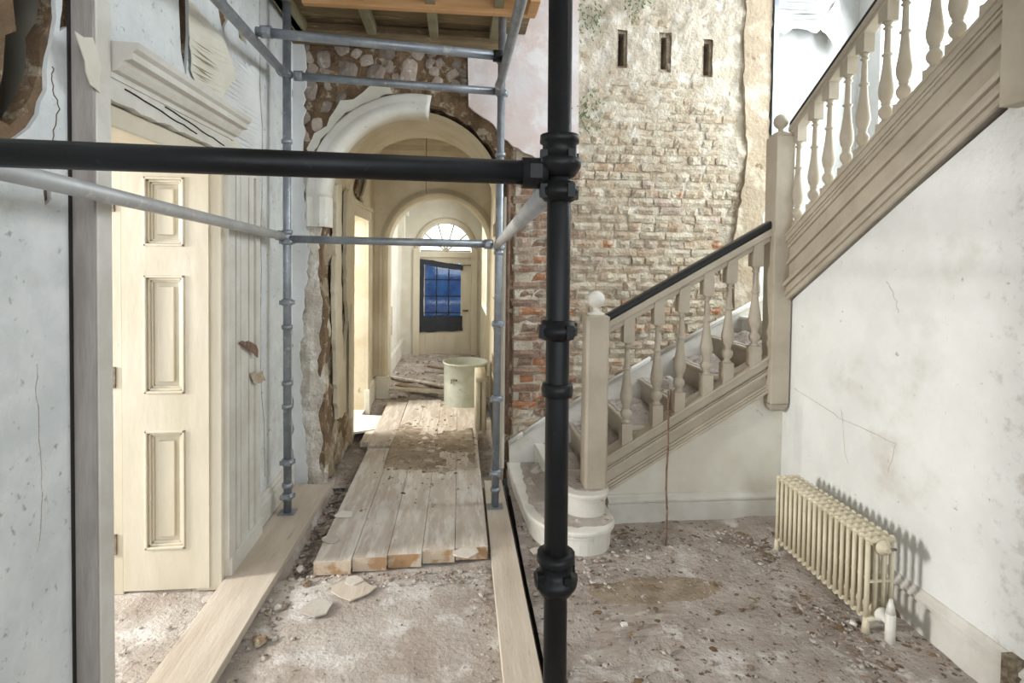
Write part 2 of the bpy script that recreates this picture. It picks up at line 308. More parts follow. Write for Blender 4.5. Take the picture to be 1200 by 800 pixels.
# peeling paper sheets on the left wall
def flap(name, pxs, x, curl, m, parent, seed, th=.003):
    pts = [pX(a, b, x) for a, b in pxs]; ol = rough([(p.y, p.z) for p in pts], .008, .03, seed=seed)
    me = plate_mesh(ol, [], 'x', x, x + th)
    bm = bmesh.new(); bm.from_mesh(me); bmesh.ops.triangulate(bm, faces=bm.faces[:]); bmesh.ops.subdivide_edges(bm, edges=bm.edges[:], cuts=2)
    ymin = min(p.y for p in pts)
    for v in bm.verts: v.co.x += curl * max(0, (v.co.y - ymin)) ** 2 * 4 + noise.noise((v.co.y * 9, v.co.z * 6, seed)) * .008
    bm.to_mesh(me); bm.free()
    return mobj(name, me, m, parent)
flap('plaster_flap', [(220, 0), (252, 40), (262, 90), (250, 118), (232, 105), (222, 80)], XL + .008, .12, m_pale, wl, 5)
flap('plaster_flap', [(86, 38), (110, 46), (118, 80), (116, 108), (105, 100), (98, 70)], XL + .07, .0, m_pale, wl, 6)
flap('plaster_flap', [(255, 150), (272, 155), (292, 208), (282, 206), (262, 180)], XL + .006, .06, m_pale, wl, 7)
flap('plaster_flap', [(252, 60), (300, 80), (303, 200), (292, 205), (258, 130)], XL + .004, .01, m_wpl, wl, 12)
flap('plaster_flap', [(280, 402), (290, 398), (297, 404), (299, 418), (290, 412)], XL + .05, .1, m_rust, wl, 13)
flap('plaster_flap', [(294, 438), (302, 435), (304, 446), (297, 450)], XL + .047, .5, m_mortar, wl, 14)
# cracks, and one post shadow drawn the same way (raised dark lines)
def crack_or_shade_line(pts, x, parent, r=.0022, m=None):
    bm = bmesh.new()
    for (a, b) in zip(pts, pts[1:]):
        tube(bm, a, b, r, 5)
    return obj('crack_or_shade_line', bm, m or m_mortar, parent, kind='stuff')
def crack_or_shade_x(pxs, x, parent, seed, m=None, r=.002):
    q = random.Random(seed); P = []
    for (a, b) in zip(pxs, pxs[1:]):
        for k in range(6):
            t = k / 6; P.append(pX(a[0] + (b[0] - a[0]) * t + q.uniform(-1.6, 1.6), a[1] + (b[1] - a[1]) * t, x))
    return crack_or_shade_line(P, x, parent, r, m)
crack_or_shade_x([(62, 78), (60, 95), (69, 128), (60, 165), (57, 200)], XL, wl, 1, m_brown)
crack_or_shade_x([(42, 430), (45, 500), (50, 580), (42, 660)], XL, wl, 2, None, .0012)
crack_or_shade_x([(305, 0), (306, 150), (306, 400), (310, 590)], XL, wl, 4, m_mortar, .003)  # the far scaffold post's shadow, drawn as an upright dark line
# near architrave post, projecting from wall
bm = bmesh.new(); box(bm, XL, XL + .066, 1.79, 1.865, 0, 2.44)
fr = bpy.data.objects.new('door_1', None); COL.objects.link(fr); fr.location = (XL, 2.3, 0); fr['kind'] = 'structure'
obj('architrave', bm, m_trim, fr, .006)
bx('gap_shade_strip', m_void, (XL, XL + .004, 1.765, 1.777, 0, 2.43), fr)  # flat black strip standing in for the shade of a groove
bx('architrave_return', m_trim, (XL - .02, XL + .03, 1.866, 1.915, 0, 2.14), fr, .004)
bx('shaded_edge', m_edge_shade, (XL, XL + .064, 1.778, 1.789, 0, 2.43), fr, .002)  # near side of the post, its shade put into the colour
# far architrave: fluted pilaster on the wall
bm = bmesh.new(); pr = [(XL, 2.80), (XL + .045, 2.80)]
y = 2.83
for w, d in ((.05, .045), (.02, .018), (.05, .042), (.018, .016), (.1, .038), (.02, .014), (.066, .036), (.015, .02), (.06, .045)):
    pr += [(XL + d, y), (XL + d, y + w)]; y += w
pr += [(XL, y)]
prism(bm, pr, 'z', .13, 2.14); obj('pilaster', bm, m_trim, fr); YP = y
bx('plinth_block', m_trim, (XL, XL + .055, 2.81, YP + .01, 0.0, .14), fr, .004)
bx('door_lining_edge', m_door, (XL - .10, XL + .02, 2.775, 2.815, 0, DZ), fr, .004)
# reveal: panelled jamb on the far side of the thick wall opening
def panelled(parent, x0, x1, y, zs, m, name='jamb_lining'):
    """frontal panelled board: stiles, rails, recessed fields with mouldings"""
    bm = bmesh.new(); sw = .10
    holes = [[(x0 + sw, a), (x1 - sw * 1.1, a), (x1 - sw * 1.1, b), (x0 + sw, b)] for a, b in zs]
    me = plate_mesh([(x0, 0.02), (x1, 0.02), (x1, DZ), (x0, DZ)], holes, 'y', y, y + .03)
    o = mobj(name, me, m, parent)
    for a, b in zs:
        bm = bmesh.new(); X0, X1 = x0 + sw, x1 - sw * 1.1
        for k, (ins, dep) in enumerate(((0, -.006), (.012, .006), (.022, .016))):
            for q in ((X0 + ins, X0 + ins + .012, a + ins, b - ins), (X1 - ins - .012, X1 - ins, a + ins, b - ins), (X0 + ins, X1 - ins, a + ins, a + ins + .012), (X0 + ins, X1 - ins, b - ins - .012, b - ins)):
                box(bm, q[0], q[1], y + dep, y + .03, q[2], q[3])
        box(bm, X0, X1, y + .024, y + .034, a, b)
        box(bm, X0 + .055, X1 - .055, y + .012, y + .034, a + .055, b - .055)
        obj('panel', bm, m, o, .003)
    return o
jl = panelled(fr, -1.60, -1.205, 2.765, [(1.69, 2.02), (.98, 1.55), (.22, .80)], m_door)
bx('jamb_post', m_door, (-1.70, -1.60, 2.77, 2.86, 0, DZ), fr, .006)
bx('jamb_post', m_door, (-1.80, -1.705, 2.83, 2.90, 0, DZ), fr, .006)
for z in (1.90, 1.06, .25):
    h = bx('hinge', m_iron, (-1.68, -1.63, 2.762, 2.77, z - .05, z + .05), fr, .001)
    bm = bmesh.new()
    for q in (-.03, 0, .03): tube(bm, (-1.655 + q * .2, 2.759, z + q), (-1.655 + q * .2, 2.763, z + q), .004, 8)
    obj('screw', bm, m_void, h)
bx('head_lining', m_door, (-1.62, XL + .02, DY0, DY1, DZ - .02, DZ + .01), fr)
bx('head_board', m_door, (XL - .005, XL + .03, 1.9, 2.80, 2.07, 2.14), fr, .005)
# over-door: frieze and moulded cornice
bm = bmesh.new(); prism(bm, rough_some([(1.80, 2.145), (2.80, 2.145), (2.80, 2.25), (1.80, 2.25)], [1, 0, 0, 0], .006, .05), 'x', XL, XL + .055)
obj('frieze', bm, m_trim, fr)
bm = bmesh.new(); prof = [(XL, 2.215), (XL + .06, 2.215), (XL + .062, 2.232), (XL + .08, 2.236), (XL + .095, 2.255), (XL + .10, 2.268), (XL + .125, 2.272), (XL + .125, 2.295), (XL + .14, 2.305), (XL + .145, 2.325), (XL, 2.33)]
prof = [(b[0], b[1]) for b in prof]; prism(bm, prof, 'y', 1.87, 2.83); obj('cornice', bm, m_trim, fr)
for (a, b) in (((1.95, 2.20), (2.45, 2.165)), ((2.2, 2.21), (2.72, 2.17))):
    bm = bmesh.new(); q = random.Random(3)
    P = [V((XL + .057, a[0] + (b[0] - a[0]) * t / 9, a[1] + (b[1] - a[1]) * t / 9 + q.uniform(-.003, .003))) for t in range(10)]
    for u, v in zip(P, P[1:]): tube(bm, u, v, .003, 5)
    obj('crack_or_shade_line', bm, m_void, fr)
# side room seen through the opening
bx('wall_side_room', m_pale, (-5.1, -1.62, 3.0, 3.1, 0, 3.2), kind='structure')
bx('wall_side_room_left', m_pale, (-5.2, -5.1, .4, 3.05, 0, 3.2), kind='structure')
# left baseboard, beyond the pilaster
bm = bmesh.new(); prism(bm, [(XL, 0), (XL + .03, 0), (XL + .03, .17), (XL + .02, .19), (XL + .022, .2), (XL + .008, .215), (XL, .215)], 'y', YP + .012, 3.93); struct('baseboard_left', bm, m_trim)
bm = bmesh.new(); prism(bm, [(XL, 0), (XL + .03, 0), (XL + .03, .17), (XL + .02, .19), (XL, .215)], 'y', -2, 1.76); struct('baseboard_left_near', bm, m_trim)

# ================================================================== ARCH WALL + BRICK WALL
CX, CZ, RA = -.33, 2.07, .64
def arc(r, a0, a1, n, cx=CX, cz=CZ): return [(cx + r * cos(a0 + (a1 - a0) * i / n), cz + r * sin(a0 + (a1 - a0) * i / n)) for i in range(n + 1)]
q = random.Random(5)
ja = [(CX - RA + q.uniform(-.02, .02), z * .13) for z in range(0, 16)]
jb = [(CX + RA + q.uniform(-.008, .008), z * .13) for z in range(15, -1, -1)]
ar = [(x + q.uniform(-.012, .012), z + q.uniform(-.012, .012)) for x, z in arc(RA + .03, pi, 0, 34)]
out = [(XL - .2, 0)] + ja[:1] + ja + ar + jb + [(.40, 0), (.40, 5.2), (XL - .2, 5.2)]
wb = plate('wall_back', out, [], 'y', YA + .03, 4.95, m_brown, kind='structure')
# broken masonry face left of the arch and smooth plastered reveal
bm = bmesh.new(); n1, n2 = 60, 24
def jamb_face(u, z):   # u 0..1 : front face from left wall to edge, then back along the reveal
    if u < .35: x = XL + (CX - RA - XL) * u / .35; y = YA
    else: x = CX - RA; y = YA + (u - .35) / .65 * .95
    d = noise.noise((x * 7, y * 7, z * 5)) * .035 + noise.noise((x * 20, y * 20, z * 16)) * .014
    w = max(0, 1 - abs(u - .35) * 7)
    x += d * (1 if u > .3 else 0) - .015 * (.5 + noise.noise((z * 2.2, 4, 0))) * w; y += (-d if u < .4 else 0) + .05 * w * (.6 + noise.noise((z * 3, 1, 0)))
    if z < .5: x += .05 * (.5 - z) * (1 if u > .2 else 0)
    return (x, y, z)
g = [[bm.verts.new(jamb_face(i / n2, 2.35 * j / n1)) for i in range(n2 + 1)] for j in range(n1 + 1)]
for j in range(n1):
    for i in range(n2):
        f = bm.faces.new((g[j][i], g[j][i + 1], g[j + 1][i + 1], g[j + 1][i]))
        if i / n2 < .36 + .06 * noise.noise((j * .3, 0, 0)): f.material_index = 1
jo = obj('broken_jamb', bm, m_jamb, wb); jo.data.materials.append(m_jambp)
# peeling cream board against the reveal
plate('reveal_plaster', rough([(4.25, .62), (4.3, .4), (4.6, .35), (4.93, .5), (4.93, 2.2), (4.62, 2.2), (4.58, 1.6), (4.66, 1.1), (4.5, .8), (4.4, 1.5), (4.42, 2.2), (4.22, 2.2), (4.18, 1.4)], .02, .06, seed=2), [], 'x', CX - RA + .02, CX - RA + .05, m_cream, wb)
plate('loose_lath', [(4.62, .3), (4.70, .3), (4.72, 1.0), (4.66, 1.25), (4.60, 1.0)], [], 'x', CX - RA + .07, CX - RA + .085, m_cream, wb)
# arch soffit
bm = bmesh.new(); A = arc(RA + .005, pi, 0, 40); rows = []
for yy in (YA + .05, 4.3, 4.6, 4.95): rows.append([bm.verts.new((x, yy, z)) for x, z in A])
for a, b in zip(rows, rows[1:]):
    for i in range(40): f = bm.faces.new((a[i], a[i + 1], b[i + 1], b[i])); f.smooth = True
obj('arch_soffit', bm, m_cream, wb)
bx('arch_reveal_right', m_cream, (CX + RA - .005, CX + RA + .03, YA + .01, 4.95, 0, CZ), wb)
# half archivolt left to crown, smooth plaster roll
bm = bmesh.new(); prof = [(.595, .12), (.60, -.01), (.615, -.035), (.65, -.045), (.685, -.03), (.70, -.02), (.735, -.035), (.75, -.02), (.755, .03), (.70, .12)]
rows = []; a0, a1, n = pi, pi / 2 - .16, 40
for i in range(n + 1):
    a = a0 + (a1 - a0) * i / n; rows.append([bm.verts.new((CX + r * cos(a), YA + d, CZ + r * sin(a) - .0)) for r, d in prof])
for a, b in zip(rows, rows[1:]):
    for k in range(len(prof)): f = bm.faces.new((a[k], a[(k + 1) % len(prof)], b[(k + 1) % len(prof)], b[k])); f.smooth = True
bm.faces.new(rows[0]); bm.faces.new(rows[-1])
obj('archivolt', bm, m_stairl, wb)
bm = bmesh.new(); pr = [(CX + r * -1, YA + d) for r, d in prof]; prism(bm, [(x, y) for x, y in pr], 'z', 1.86, CZ); 
obj('archivolt_leg', bm, m_stairl, wb)
# broken plaster skirt around the archivolt
o1 = [(CX + .76 * cos(a), CZ + .76 * sin(a)) for a in [pi + .5 - (pi / 2 + .3) * i / 16 for i in range(17)]]
o2 = [(CX + (.80 + .02 * sin(i * 1.7)) * cos(a), CZ + (.84 + .03 * sin(i * 2.3)) * sin(a)) for i, a in enumerate([pi + .5 - (pi / 2 + .3) * i / 16 for i in range(17)])][::-1]
o2 = [(max(x, XL + .0), z) for x, z in o2]
plate('plaster_remnant', rough(o1 + o2, .012, .04, seed=5), [], 'y', YA - .005, YA + .04, m_pale, wb)
# plaster sheets
def sheet_y(name, pxs, y, th, m, parent, seed, flags=None, amp=.012):
    pts = [(p.x, p.z) for p in (pY(a, b, y) for a, b in pxs)]
    ol = rough_some(pts, flags or [1] * len(pts), amp, .04, seed)
    return plate(name, ol, [], 'y', y - th, y, m, parent)
sheet_y('pink_plaster', [(547, -160), (548, 60), (549, 125), (572, 142), (600, 172), (640, 193), (672, 208), (677, 190), (678, -160)], YA, .03, m_pink, wb, 4, [0, 0, 1, 1, 1, 1, 0, 0, 0], .008)
sheet_y('plaster_remnant', [(352, -100), (358, 60), (357, 200), (362, 300), (352, 420), (356, 500), (362, 575), (345, 580), (338, -100)], YA - .0, .02, m_wpl, wb, 11)
# rubble stones above the arch
def lump_mesh(seed):
    r = random.Random(seed); bm = bmesh.new(); bmesh.ops.create_icosphere(bm, subdivisions=2, radius=1)
    o = V((r.random() * 50, r.random() * 50, 0))
    for v in bm.verts:
        k = 1 + .4 * noise.noise(v.co * 1.1 + o); v.co = V((v.co.x * k, v.co.y * .5 * k, v.co.z * k))
        v.co.x = max(-.85, min(.85, v.co.x)); v.co.z = max(-.8, min(.8, v.co.z))
    me = bpy.data.meshes.new('stone'); bm.to_mesh(me); bm.free(); me.materials.append(m_stone); return me
bm = bmesh.new(); nx, nz = 90, 100; g = {}
for j in range(nz + 1):
    for i in range(nx + 1):
        x = XL + (.40 - XL) * i / nx; z = 1.95 + 1.3 * j / nz
        g[i, j] = bm.verts.new((x, YA + .02 + noise.noise((x * 6, z * 6, 1)) * .022 + noise.noise((x * 19, z * 19, 4)) * .014, z))
for j in range(nz):
    for i in range(nx):
        c = (g[i, j].co + g[i + 1, j + 1].co) / 2; dd = math.hypot(c.x - CX, c.z - CZ)
        if (dd < RA + .05 and c.z > CZ) or (c.z < CZ and abs(c.x - CX) < RA + .05): continue
        bm.faces.new((g[i, j], g[i + 1, j], g[i + 1, j + 1], g[i, j + 1]))
obj('rubble_fill', bm, m_brown, wb)
lumps = [lump_mesh(i) for i in range(9)]
r = random.Random(12); placed = []
for t in range(1500):
    x = r.uniform(XL + .05, .03); z = r.uniform(2.2, 3.15); s = r.uniform(.04, .095)
    if (x - CX) ** 2 + (z - CZ) ** 2 < (.80 + s) ** 2 and z > CZ: continue
    if x > -.28 and r.random() < .7: s = r.uniform(.03, .045)
    if any((x - a) ** 2 + ((z - b)) ** 2 < ((s + c) * .83) ** 2 for a, b, c in placed): continue
    placed.append((x, z, s)); o = mobj('stone', r.choice(lumps), m_stone, wb)
    o.location = (x, YA + .020, z); q_ = r.uniform(.75, 1.25); o.scale = (s * q_, s * .62, s * 1.05 / q_); o.rotation_euler = (0, r.uniform(-.7, .7), r.uniform(-.15, .15))
    o.matrix_parent_inverse = Matrix()
print('stones', len(placed))

# ---- brick part
bk = plate('wall_brick', [(.40, 0), (2.36, 0), (2.36, 5.2), (.40, 5.2)], [[(a - .022, b), (a + .022, b), (a + .022, b + .24), (a - .022, b + .24)] for a, b in ((1.19, 3.1), (1.52, 3.09), (1.855, 3.06))], 'y', YA + .035, YA + .35, m_mortar, kind='structure')
for a, b in ((1.19, 3.1), (1.52, 3.09), (1.855, 3.06)): bx('socket_back', m_void, (a - .03, a + .03, YA + .16, YA + .18, b - .01, b + .26), bk)  # black backs put the sockets' shade into the colour
def brick_mesh(w, seed, big=1):
    r = random.Random(seed); bm = bmesh.new(); h = .053; d = .07
    nx = 4 if w > .15 else 3
    us = [-.5 + i / nx for i in range(nx + 1)]; vs = [-.5, 0, .5]
    g = {}
    for i, u in enumerate(us):
        for j, v in enumerate(vs):
            e = (i in (0, nx)) or (j in (0, 2)); c = (i in (0, nx)) and (j in (0, 2))
            g[i, j] = bm.verts.new((u * w + r.uniform(-.006, .006) * (1.2 if c else .6), (r.uniform(.0, .012) if e else r.uniform(-.010, .004)) * big, v * h + r.uniform(-.004, .004) * (1.6 if c else 1)))
    for i in range(nx):
        for j in range(2): bm.faces.new((g[i, j], g[i + 1, j], g[i + 1, j + 1], g[i, j + 1]))
    ring = [g[i, 0] for i in range(nx + 1)] + [g[nx, 1]] + [g[i, 2] for i in range(nx, -1, -1)] + [g[0, 1]]
    back = [bm.verts.new((v.co.x * .98, d, v.co.z * .98)) for v in ring]
    n = len(ring)
    for i in range(n): bm.faces.new((ring[(i + 1) % n], ring[i], back[i], back[(i + 1) % n]))
    bmesh.ops.recalc_face_normals(bm, faces=bm.faces[:])
    me = bpy.data.meshes.new('brick'); bm.to_mesh(me); bm.free(); return me
longs = [brick_mesh(.20, i) for i in range(14)]; heads = [brick_mesh(.095, 50 + i) for i in range(10)]
r = random.Random(21); allb = []
cz = .31; row = 0
while cz < 3.85:
    x = .40 + (-.06 if row % 2 else 0) + r.uniform(-.02, .02); k = row
    while x < 2.16:
        long = (row % 2 == 0) if r.random() < .75 else r.random() < .5
        w = (.20 if long else .095) * r.uniform(.93, 1.06); cx = x + w / 2
        ok = cx - w / 2 > .37 and not any(abs(cx - a) < .022 + w / 2 and b - .03 < cz < b + .27 for a, b in ((1.19, 3.1), (1.52, 3.09), (1.855, 3.06)))
        if cz > 2.30 - (x - .4) * 0 and x < .86 and cz > 2.62 - (x - .1) * .5: ok = False      # behind the pink plaster
        if cz < .33 + (x - .4) * .55 - .05: ok = False                                 # behind the stair
        if ok: allb.append((cx, cz, w, long))
        x += w + .011
    cz += .0635; row += 1
print('bricks', len(allb))
# the 300 lowest (nearest to the eye) singly; the eroded upper ones joined
allb.sort(key=lambda b: (b[0] - .6) ** 2 * .3 + (b[1] - 1.5) ** 2)
for i, (cx, cz, w, long) in enumerate(allb[:300]):
    me = r.choice(longs if long else heads)
    red = cx < .85 and cz < 2.3
    o = bpy.data.objects.new('brick', me); COL.objects.link(o); o.parent = bk
    if not me.materials: me.materials.append(m_brick)
    if red: o.material_slots[0].link = 'OBJECT'; o.material_slots[0].material = m_brickd
    o.location = (cx, YA + r.uniform(-.004, .012), cz + r.uniform(-.003, .003) ); o.scale = (w / (.20 if long else .095), 1, 1); o.rotation_euler = (r.uniform(-.04, .04), r.uniform(-.018, .018), r.uniform(-.03, .03))
bigm = {}
for nm, sel in (('upper_brickwork', lambda b: b[1] > 1.9), ('lower_brickwork', lambda b: b[1] <= 1.9)):
    bm = bmesh.new()
    for (cx, cz, w, long) in [b for b in allb[300:] if sel(b)]:
        me = r.choice(longs if long else heads); n0 = len(bm.verts); bm.from_mesh(me); bm.verts.ensure_lookup_table()
        er = min(1, max(0, (cz - 2.3) * 1.2))
        T = Matrix.Translation((cx, YA + r.uniform(-.004, .014) + er * .012, cz + r.uniform(-.004, .004))) @ Matrix.Rotation(r.uniform(-.02, .02) * (1 + er), 4, 'Y') @ Matrix.Scale(w / (.20 if long else .095), 4, (1, 0, 0))
        for v in bm.verts[n0:]: v.co = T @ v.co
    obj(nm, bm, m_brick, bk, kind='stuff')
# lumpy render smeared over the upper brickwork and the right margin
def smear(x0, x1, z0, z1, nx, nz, f, m, nm):
    bm = bmesh.new(); bad = set(); g = [[bm.verts.new((x0 + (x1 - x0) * i / nx, (lambda w: (bad.add((i, j)), YA)[1] if w is None else w)(f(x0 + (x1 - x0) * i / nx, z0 + (z1 - z0) * j / nz)), z0 + (z1 - z0) * j / nz)) for i in range(nx + 1)] for j in range(nz + 1)]
    for j in range(nz):
        for i in range(nx):
            if bad & {(i, j), (i + 1, j), (i, j + 1), (i + 1, j + 1)}: continue
            fc = bm.faces.new((g[j][i], g[j][i + 1], g[j + 1][i + 1], g[j + 1][i])); fc.smooth = True
    return obj(nm, bm, m, bk)
m_render = mat('lime_render', (.64, .57, .46), (.54, .46, .35), 5, (.74, .69, .60), .5, .62, 9, bump=1, bscale=38, dist=.02, spot2=(.34, .24, .15), s2=(.66, .72, 12))
m_rend2 = mat('brown_render', (.46, .37, .26), (.38, .30, .21), 4, (.62, .55, .44), .5, .66, 5, bump=.8, bscale=30, dist=.015, spot2=(.24, .17, .1), s2=(.64, .72, 12))
def fy(x, z):
    e = noise.noise((x * 5, z * 5, 2)) * .03 + noise.noise((x * 16, z * 16, 7)) * .014
    cover = max(0, min(1, (z - 2.62) / .8)) + max(0, min(1, (x - 1.95) / .15)) * 1.2
    for a, b in ((1.19, 3.1), (1.52, 3.09), (1.855, 3.06)):
        if abs(x - a) < .034 and b - .02 < z < b + .25: return None
    return YA + .020 - cover * .014 - e * (.35 + cover * .55)
smear(.41, 2.18, .3, 4.4, 110, 220, fy, m_render, 'lime_render')
plate('brown_render', rough([(2.10, 1.15), (2.30, 1.25), (2.27, 1.7), (2.335, 2.2), (2.345, 4.6), (2.16, 4.6), (2.12, 3.2), (2.17, 2.4), (2.08, 1.8)], .009, .05, seed=3), [], 'y', YA - .025, YA + .03, m_rend2, bk)
plate('white_plaster', rough([(2.31, 1.2), (2.5, 1.3), (2.5, 2.3), (2.37, 2.24), (2.30, 2.1), (2.28, 1.7)], .01, .05, seed=6), [], 'y', YA - .015, YA + .03, m_wpl, bk)
for k in range(3):
    bm = bmesh.new(); q = random.Random(k)
    for i in range(60):
        cx, cz0 = [(.93, 3.45), (1.28, 3.6), (.92, 2.75)][k]
        a = (cx + q.gauss(0, .05), YA - .005 - q.random() * .02, cz0 + q.gauss(0, .08)); tube(bm, a, (a[0] + q.uniform(-.02, .02), a[1] - .01, a[2] - q.uniform(.01, .03)), .003, 4, .006)
    obj('green_growth', bm, m_moss, bk, kind='stuff')
bx('corner_bead', m_steel, (2.35, 2.385, YA - .04, YA + .02, 2.25, 4.6), bk)
# dark conduit at the meeting of arch and brick
bm = bmesh.new(); tube(bm, (.358, YA - .02, .36), (.355, YA - .01, 2.33), .014, 10)
tag(obj('conduit', bm, m_rust), 'thin dark vertical pipe between the arch jamb and the brick wall', 'pipe')
bx('trim_1', m_pale, (.325, .345, YA - .01, YA + .03, .1, 2.1), kind='structure')

# ================================================================== wall behind the upper stair, stair window
wr = bx('wall_stair_back', m_wpg, (2.36, 3.2, YA + .05, YA + .2, 0, 5.2), kind='structure')
wy0, wy1, wz0, wz1 = 2.15, 3.82, 1.75, 4.3
ws = plate('wall_stair_side', [(-.5, 0), (4.2, 0), (4.2, 5.2), (-.5, 5.2)], [[(wy0, wz0), (wy1, wz0), (wy1, wz1), (wy0, wz1)]], 'x', 3.1, 3.25, m_wpl, kind='structure')
wn = bpy.data.objects.new('window_1', None); COL.objects.link(wn); wn.location = (3.15, 3, wz0); wn['kind'] = 'structure'
plate('window_frame', [(wy0, wz0), (wy1, wz0), (wy1, wz1), (wy0, wz1)], [[(wy0 + .05, wz0 + .05), (wy1 - .05, wz0 + .05), (wy1 - .05, wz1 - .05), (wy0 + .05, wz1 - .05)]], 'x', 3.16, 3.2, m_wpl, wn)
bx('pane', m_glass, (3.175, 3.18, wy0 + .05, wy1 - .05, wz0 + .05, wz1 - .05), wn)
bx('window_sill', m_wpl, (3.04, 3.16, wy0 - .03, wy1 + .03, wz0 - .04, wz0), wn, .005)
# torn plaster hanging on the white wall
def flap_y(pxs, y, curl, m, parent, seed, name='plaster_flap'):
    pts = [pY(a, b, y) for a, b in pxs]; ol = rough([(p.x, p.z) for p in pts], .008, .03, seed=seed); me = plate_mesh(ol, [], 'y', y - .003, y)
    bm = bmesh.new(); bm.from_mesh(me); bmesh.ops.triangulate(bm, faces=bm.faces[:]); bmesh.ops.subdivide_edges(bm, edges=bm.edges[:], cuts=3); x0 = min(p.x for p in pts); zt = max(p.z for p in pts)
    for v in bm.verts: v.co.y -= curl * (zt - v.co.z) + abs(noise.noise((v.co.x * 7, v.co.z * 7, seed))) * .06
    bm.to_mesh(me); bm.free(); return mobj(name, me, m, parent)
flap_y([(905, 0), (925, -15), (950, -10), (978, -10), (982, 20), (965, 30), (948, 44), (930, 36), (918, 40), (904, 50), (902, 20)], YA + .04, .14, m_wpg, wr, 3)
flap_y([(955, 30), (981, 0), (984, 50), (978, 62), (968, 55)], YA + .03, .12, m_pale, wr, 4)

# ================================================================== SPANDREL + RIGHT WALL
sl = .59
bm = bmesh.new(); prism(bm, [(.93, 0), (2.12, 0), (2.12, .97), (.93, .27)], 'y', YS, YS + .06); sp = struct('wall_stair', bm, m_pale)
bm = bmesh.new(); prism(bm, [(YS + .06, 0), (YS + .06, 1.36), (1.9, 2.24), (1.9, 0)], 'x', XR, XR + .1)
wr2 = struct('wall_right', bm, m_right)
plate('wall_right_near', [(1.9, 0), (1.9, 2.27), (-2.5, 2.27), (-2.5, 0)], [], 'x', XR + .0, XR + .1, m_right, kind='structure')
crack_or_shade_x([(1040, 330), (1050, 350), (1053, 370)], XR, wr2, 3, None, .0012)
crack_or_shade_x([(930, 455), (985, 490), (1050, 520), (1040, 560)], XR, wr2, 5, None, .0012)
crack_or_shade_x([(985, 480), (995, 555)], XR, wr2, 6, None, .0012)
prof = [(0, 0), (.028, 0), (.028, .135), (.02, .145), (.034, .155), (.034, .168), (.012, .185), (.008, .2), (0, .2)]
bm = bmesh.new(); prism(bm, [(XR - a, b) for a, b in prof], 'y', 1.81, YS); struct('baseboard_right', bm, m_trim)
bm = bmesh.new(); prism(bm, [(XR - a, b) for a, b in prof], 'y', -2, 1.76); struct('baseboard_right_near', bm, m_trim)
bm = bmesh.new(); A = [(YS - a, b) for a, b in prof]
prism(bm, [(a, b * .95) for a, b in A], 'x', .93, XR); struct('baseboard_stair', bm, m_trim)
bx('trim_2', m_iron, (XR - .045, XR, 1.758, 1.812, 0, .205), kind='structure')

# ================================================================== STAIRCASE
st = thing('staircase', 'cream painted wooden staircase with turned balusters and black handrail rising against the brick wall', 'staircase', (.8, 3.5, 0))
def curtail(cx, cy, r, x1, y1, z0, z1, nm):
    def outl(rr, e):   # rounded front-left end running back to the brick wall
        pts = [(x1 + e, y1), (x1 + e, cy)]
        pts = []
        for i in range(25):
            a = -pi * .02 - (pi * .96) * i / 24
            pts.append((cx + (rr) * cos(a), cy + rr * .82 * sin(a)))
        pts = [(p[0], p[1]) for p in pts]
        return [(cx + rr, y1)] + pts + [(cx - rr, y1)]
    bm = bmesh.new(); prism(bm, outl(r, 0), 'z', z0, z1 - .03)
    o = obj('step', bm, m_stairl, st)
    bm = bmesh.new(); prism(bm, outl(r + .022, 0), 'z', z1 - .03, z1); obj('tread', bm, m_stairl, o, .008)
    bm = bmesh.new(); prism(bm, outl(r + .012, 0), 'z', z1 - .045, z1 - .03); obj('nosing', bm, m_stairl, o, .004)
# bottom curtail step: wide; second: narrower, under the newel
def step_poly(nm, pts, z0, z1, m=m_stairl):
    c = V((sum(p[0] for p in pts) / len(pts), sum(p[1] for p in pts) / len(pts)))
    def off(e): return [(p[0] + (p[0] - c.x) / max(.01, (V(p) - c).length) * e, min(YA, p[1] + (p[1] - c.y) / max(.01, (V(p) - c).length) * e)) for p in pts]
    bm = bmesh.new(); prism(bm, pts, 'z', z0, z1 - .03); o = obj('step', bm, m, st)
    bm = bmesh.new(); prism(bm, off(.022), 'z', z1 - .03, z1); obj('tread', bm, m, o, .009)
    bm = bmesh.new(); prism(bm, off(.010), 'z', z1 - .048, z1 - .03); obj('nosing', bm, m, o, .004)
    return o
def rnd_front(x0, x1, yf, yb, rl, rr, yend):
    """plan: left edge x0 swept back to the wall, bulging front"""
    p = [(x1, yend), (x1, yf + rr)]
    for i in range(1, 9): a = pi / 2 * i / 8; p.append((x1 - rr + rr * cos(a), yf + rr - rr * sin(a)))
    for i in range(0, 13): a = pi / 2 * i / 12; p.append((x0 + rl - rl * sin(a), yf + rl * 1.15 - rl * 1.15 * cos(a)))
    p.append((x0 - .03, 3.6)); p.append((x0 - .05, yend)); return p
step_poly('step', rnd_front(.42, .895, 2.93, 0, .30, .17, 3.98), -.02, .145)
step_poly('step', rnd_front(.62, .885, 3.08, 0, .14, .10, 3.98), .145, .285)
xs2 = [.84, 1.10, 1.37, 1.64, 1.91]; z = .285
for i, x in enumerate(xs2):
    z1 = z + .16
    bm = bmesh.new(); box(bm, x, x + .29, YS + .02, YA - .01, .0, z1 - .03); o = obj('step', bm, m_stair, st)
    bx('tread', m_stair, (x - .025, x + .30, YS + .02, YA - .012, z1 - .03, z1), o, .01)
    z = z1
o = bx('step', m_stairl, (2.15, 3.09, YS + .02, YA - .01, 0.0, z + .12), st); bx('tread', m_stairl, (2.13, 3.09, YS + .03, YA - .012, z + .12, z + .15), o, .01)
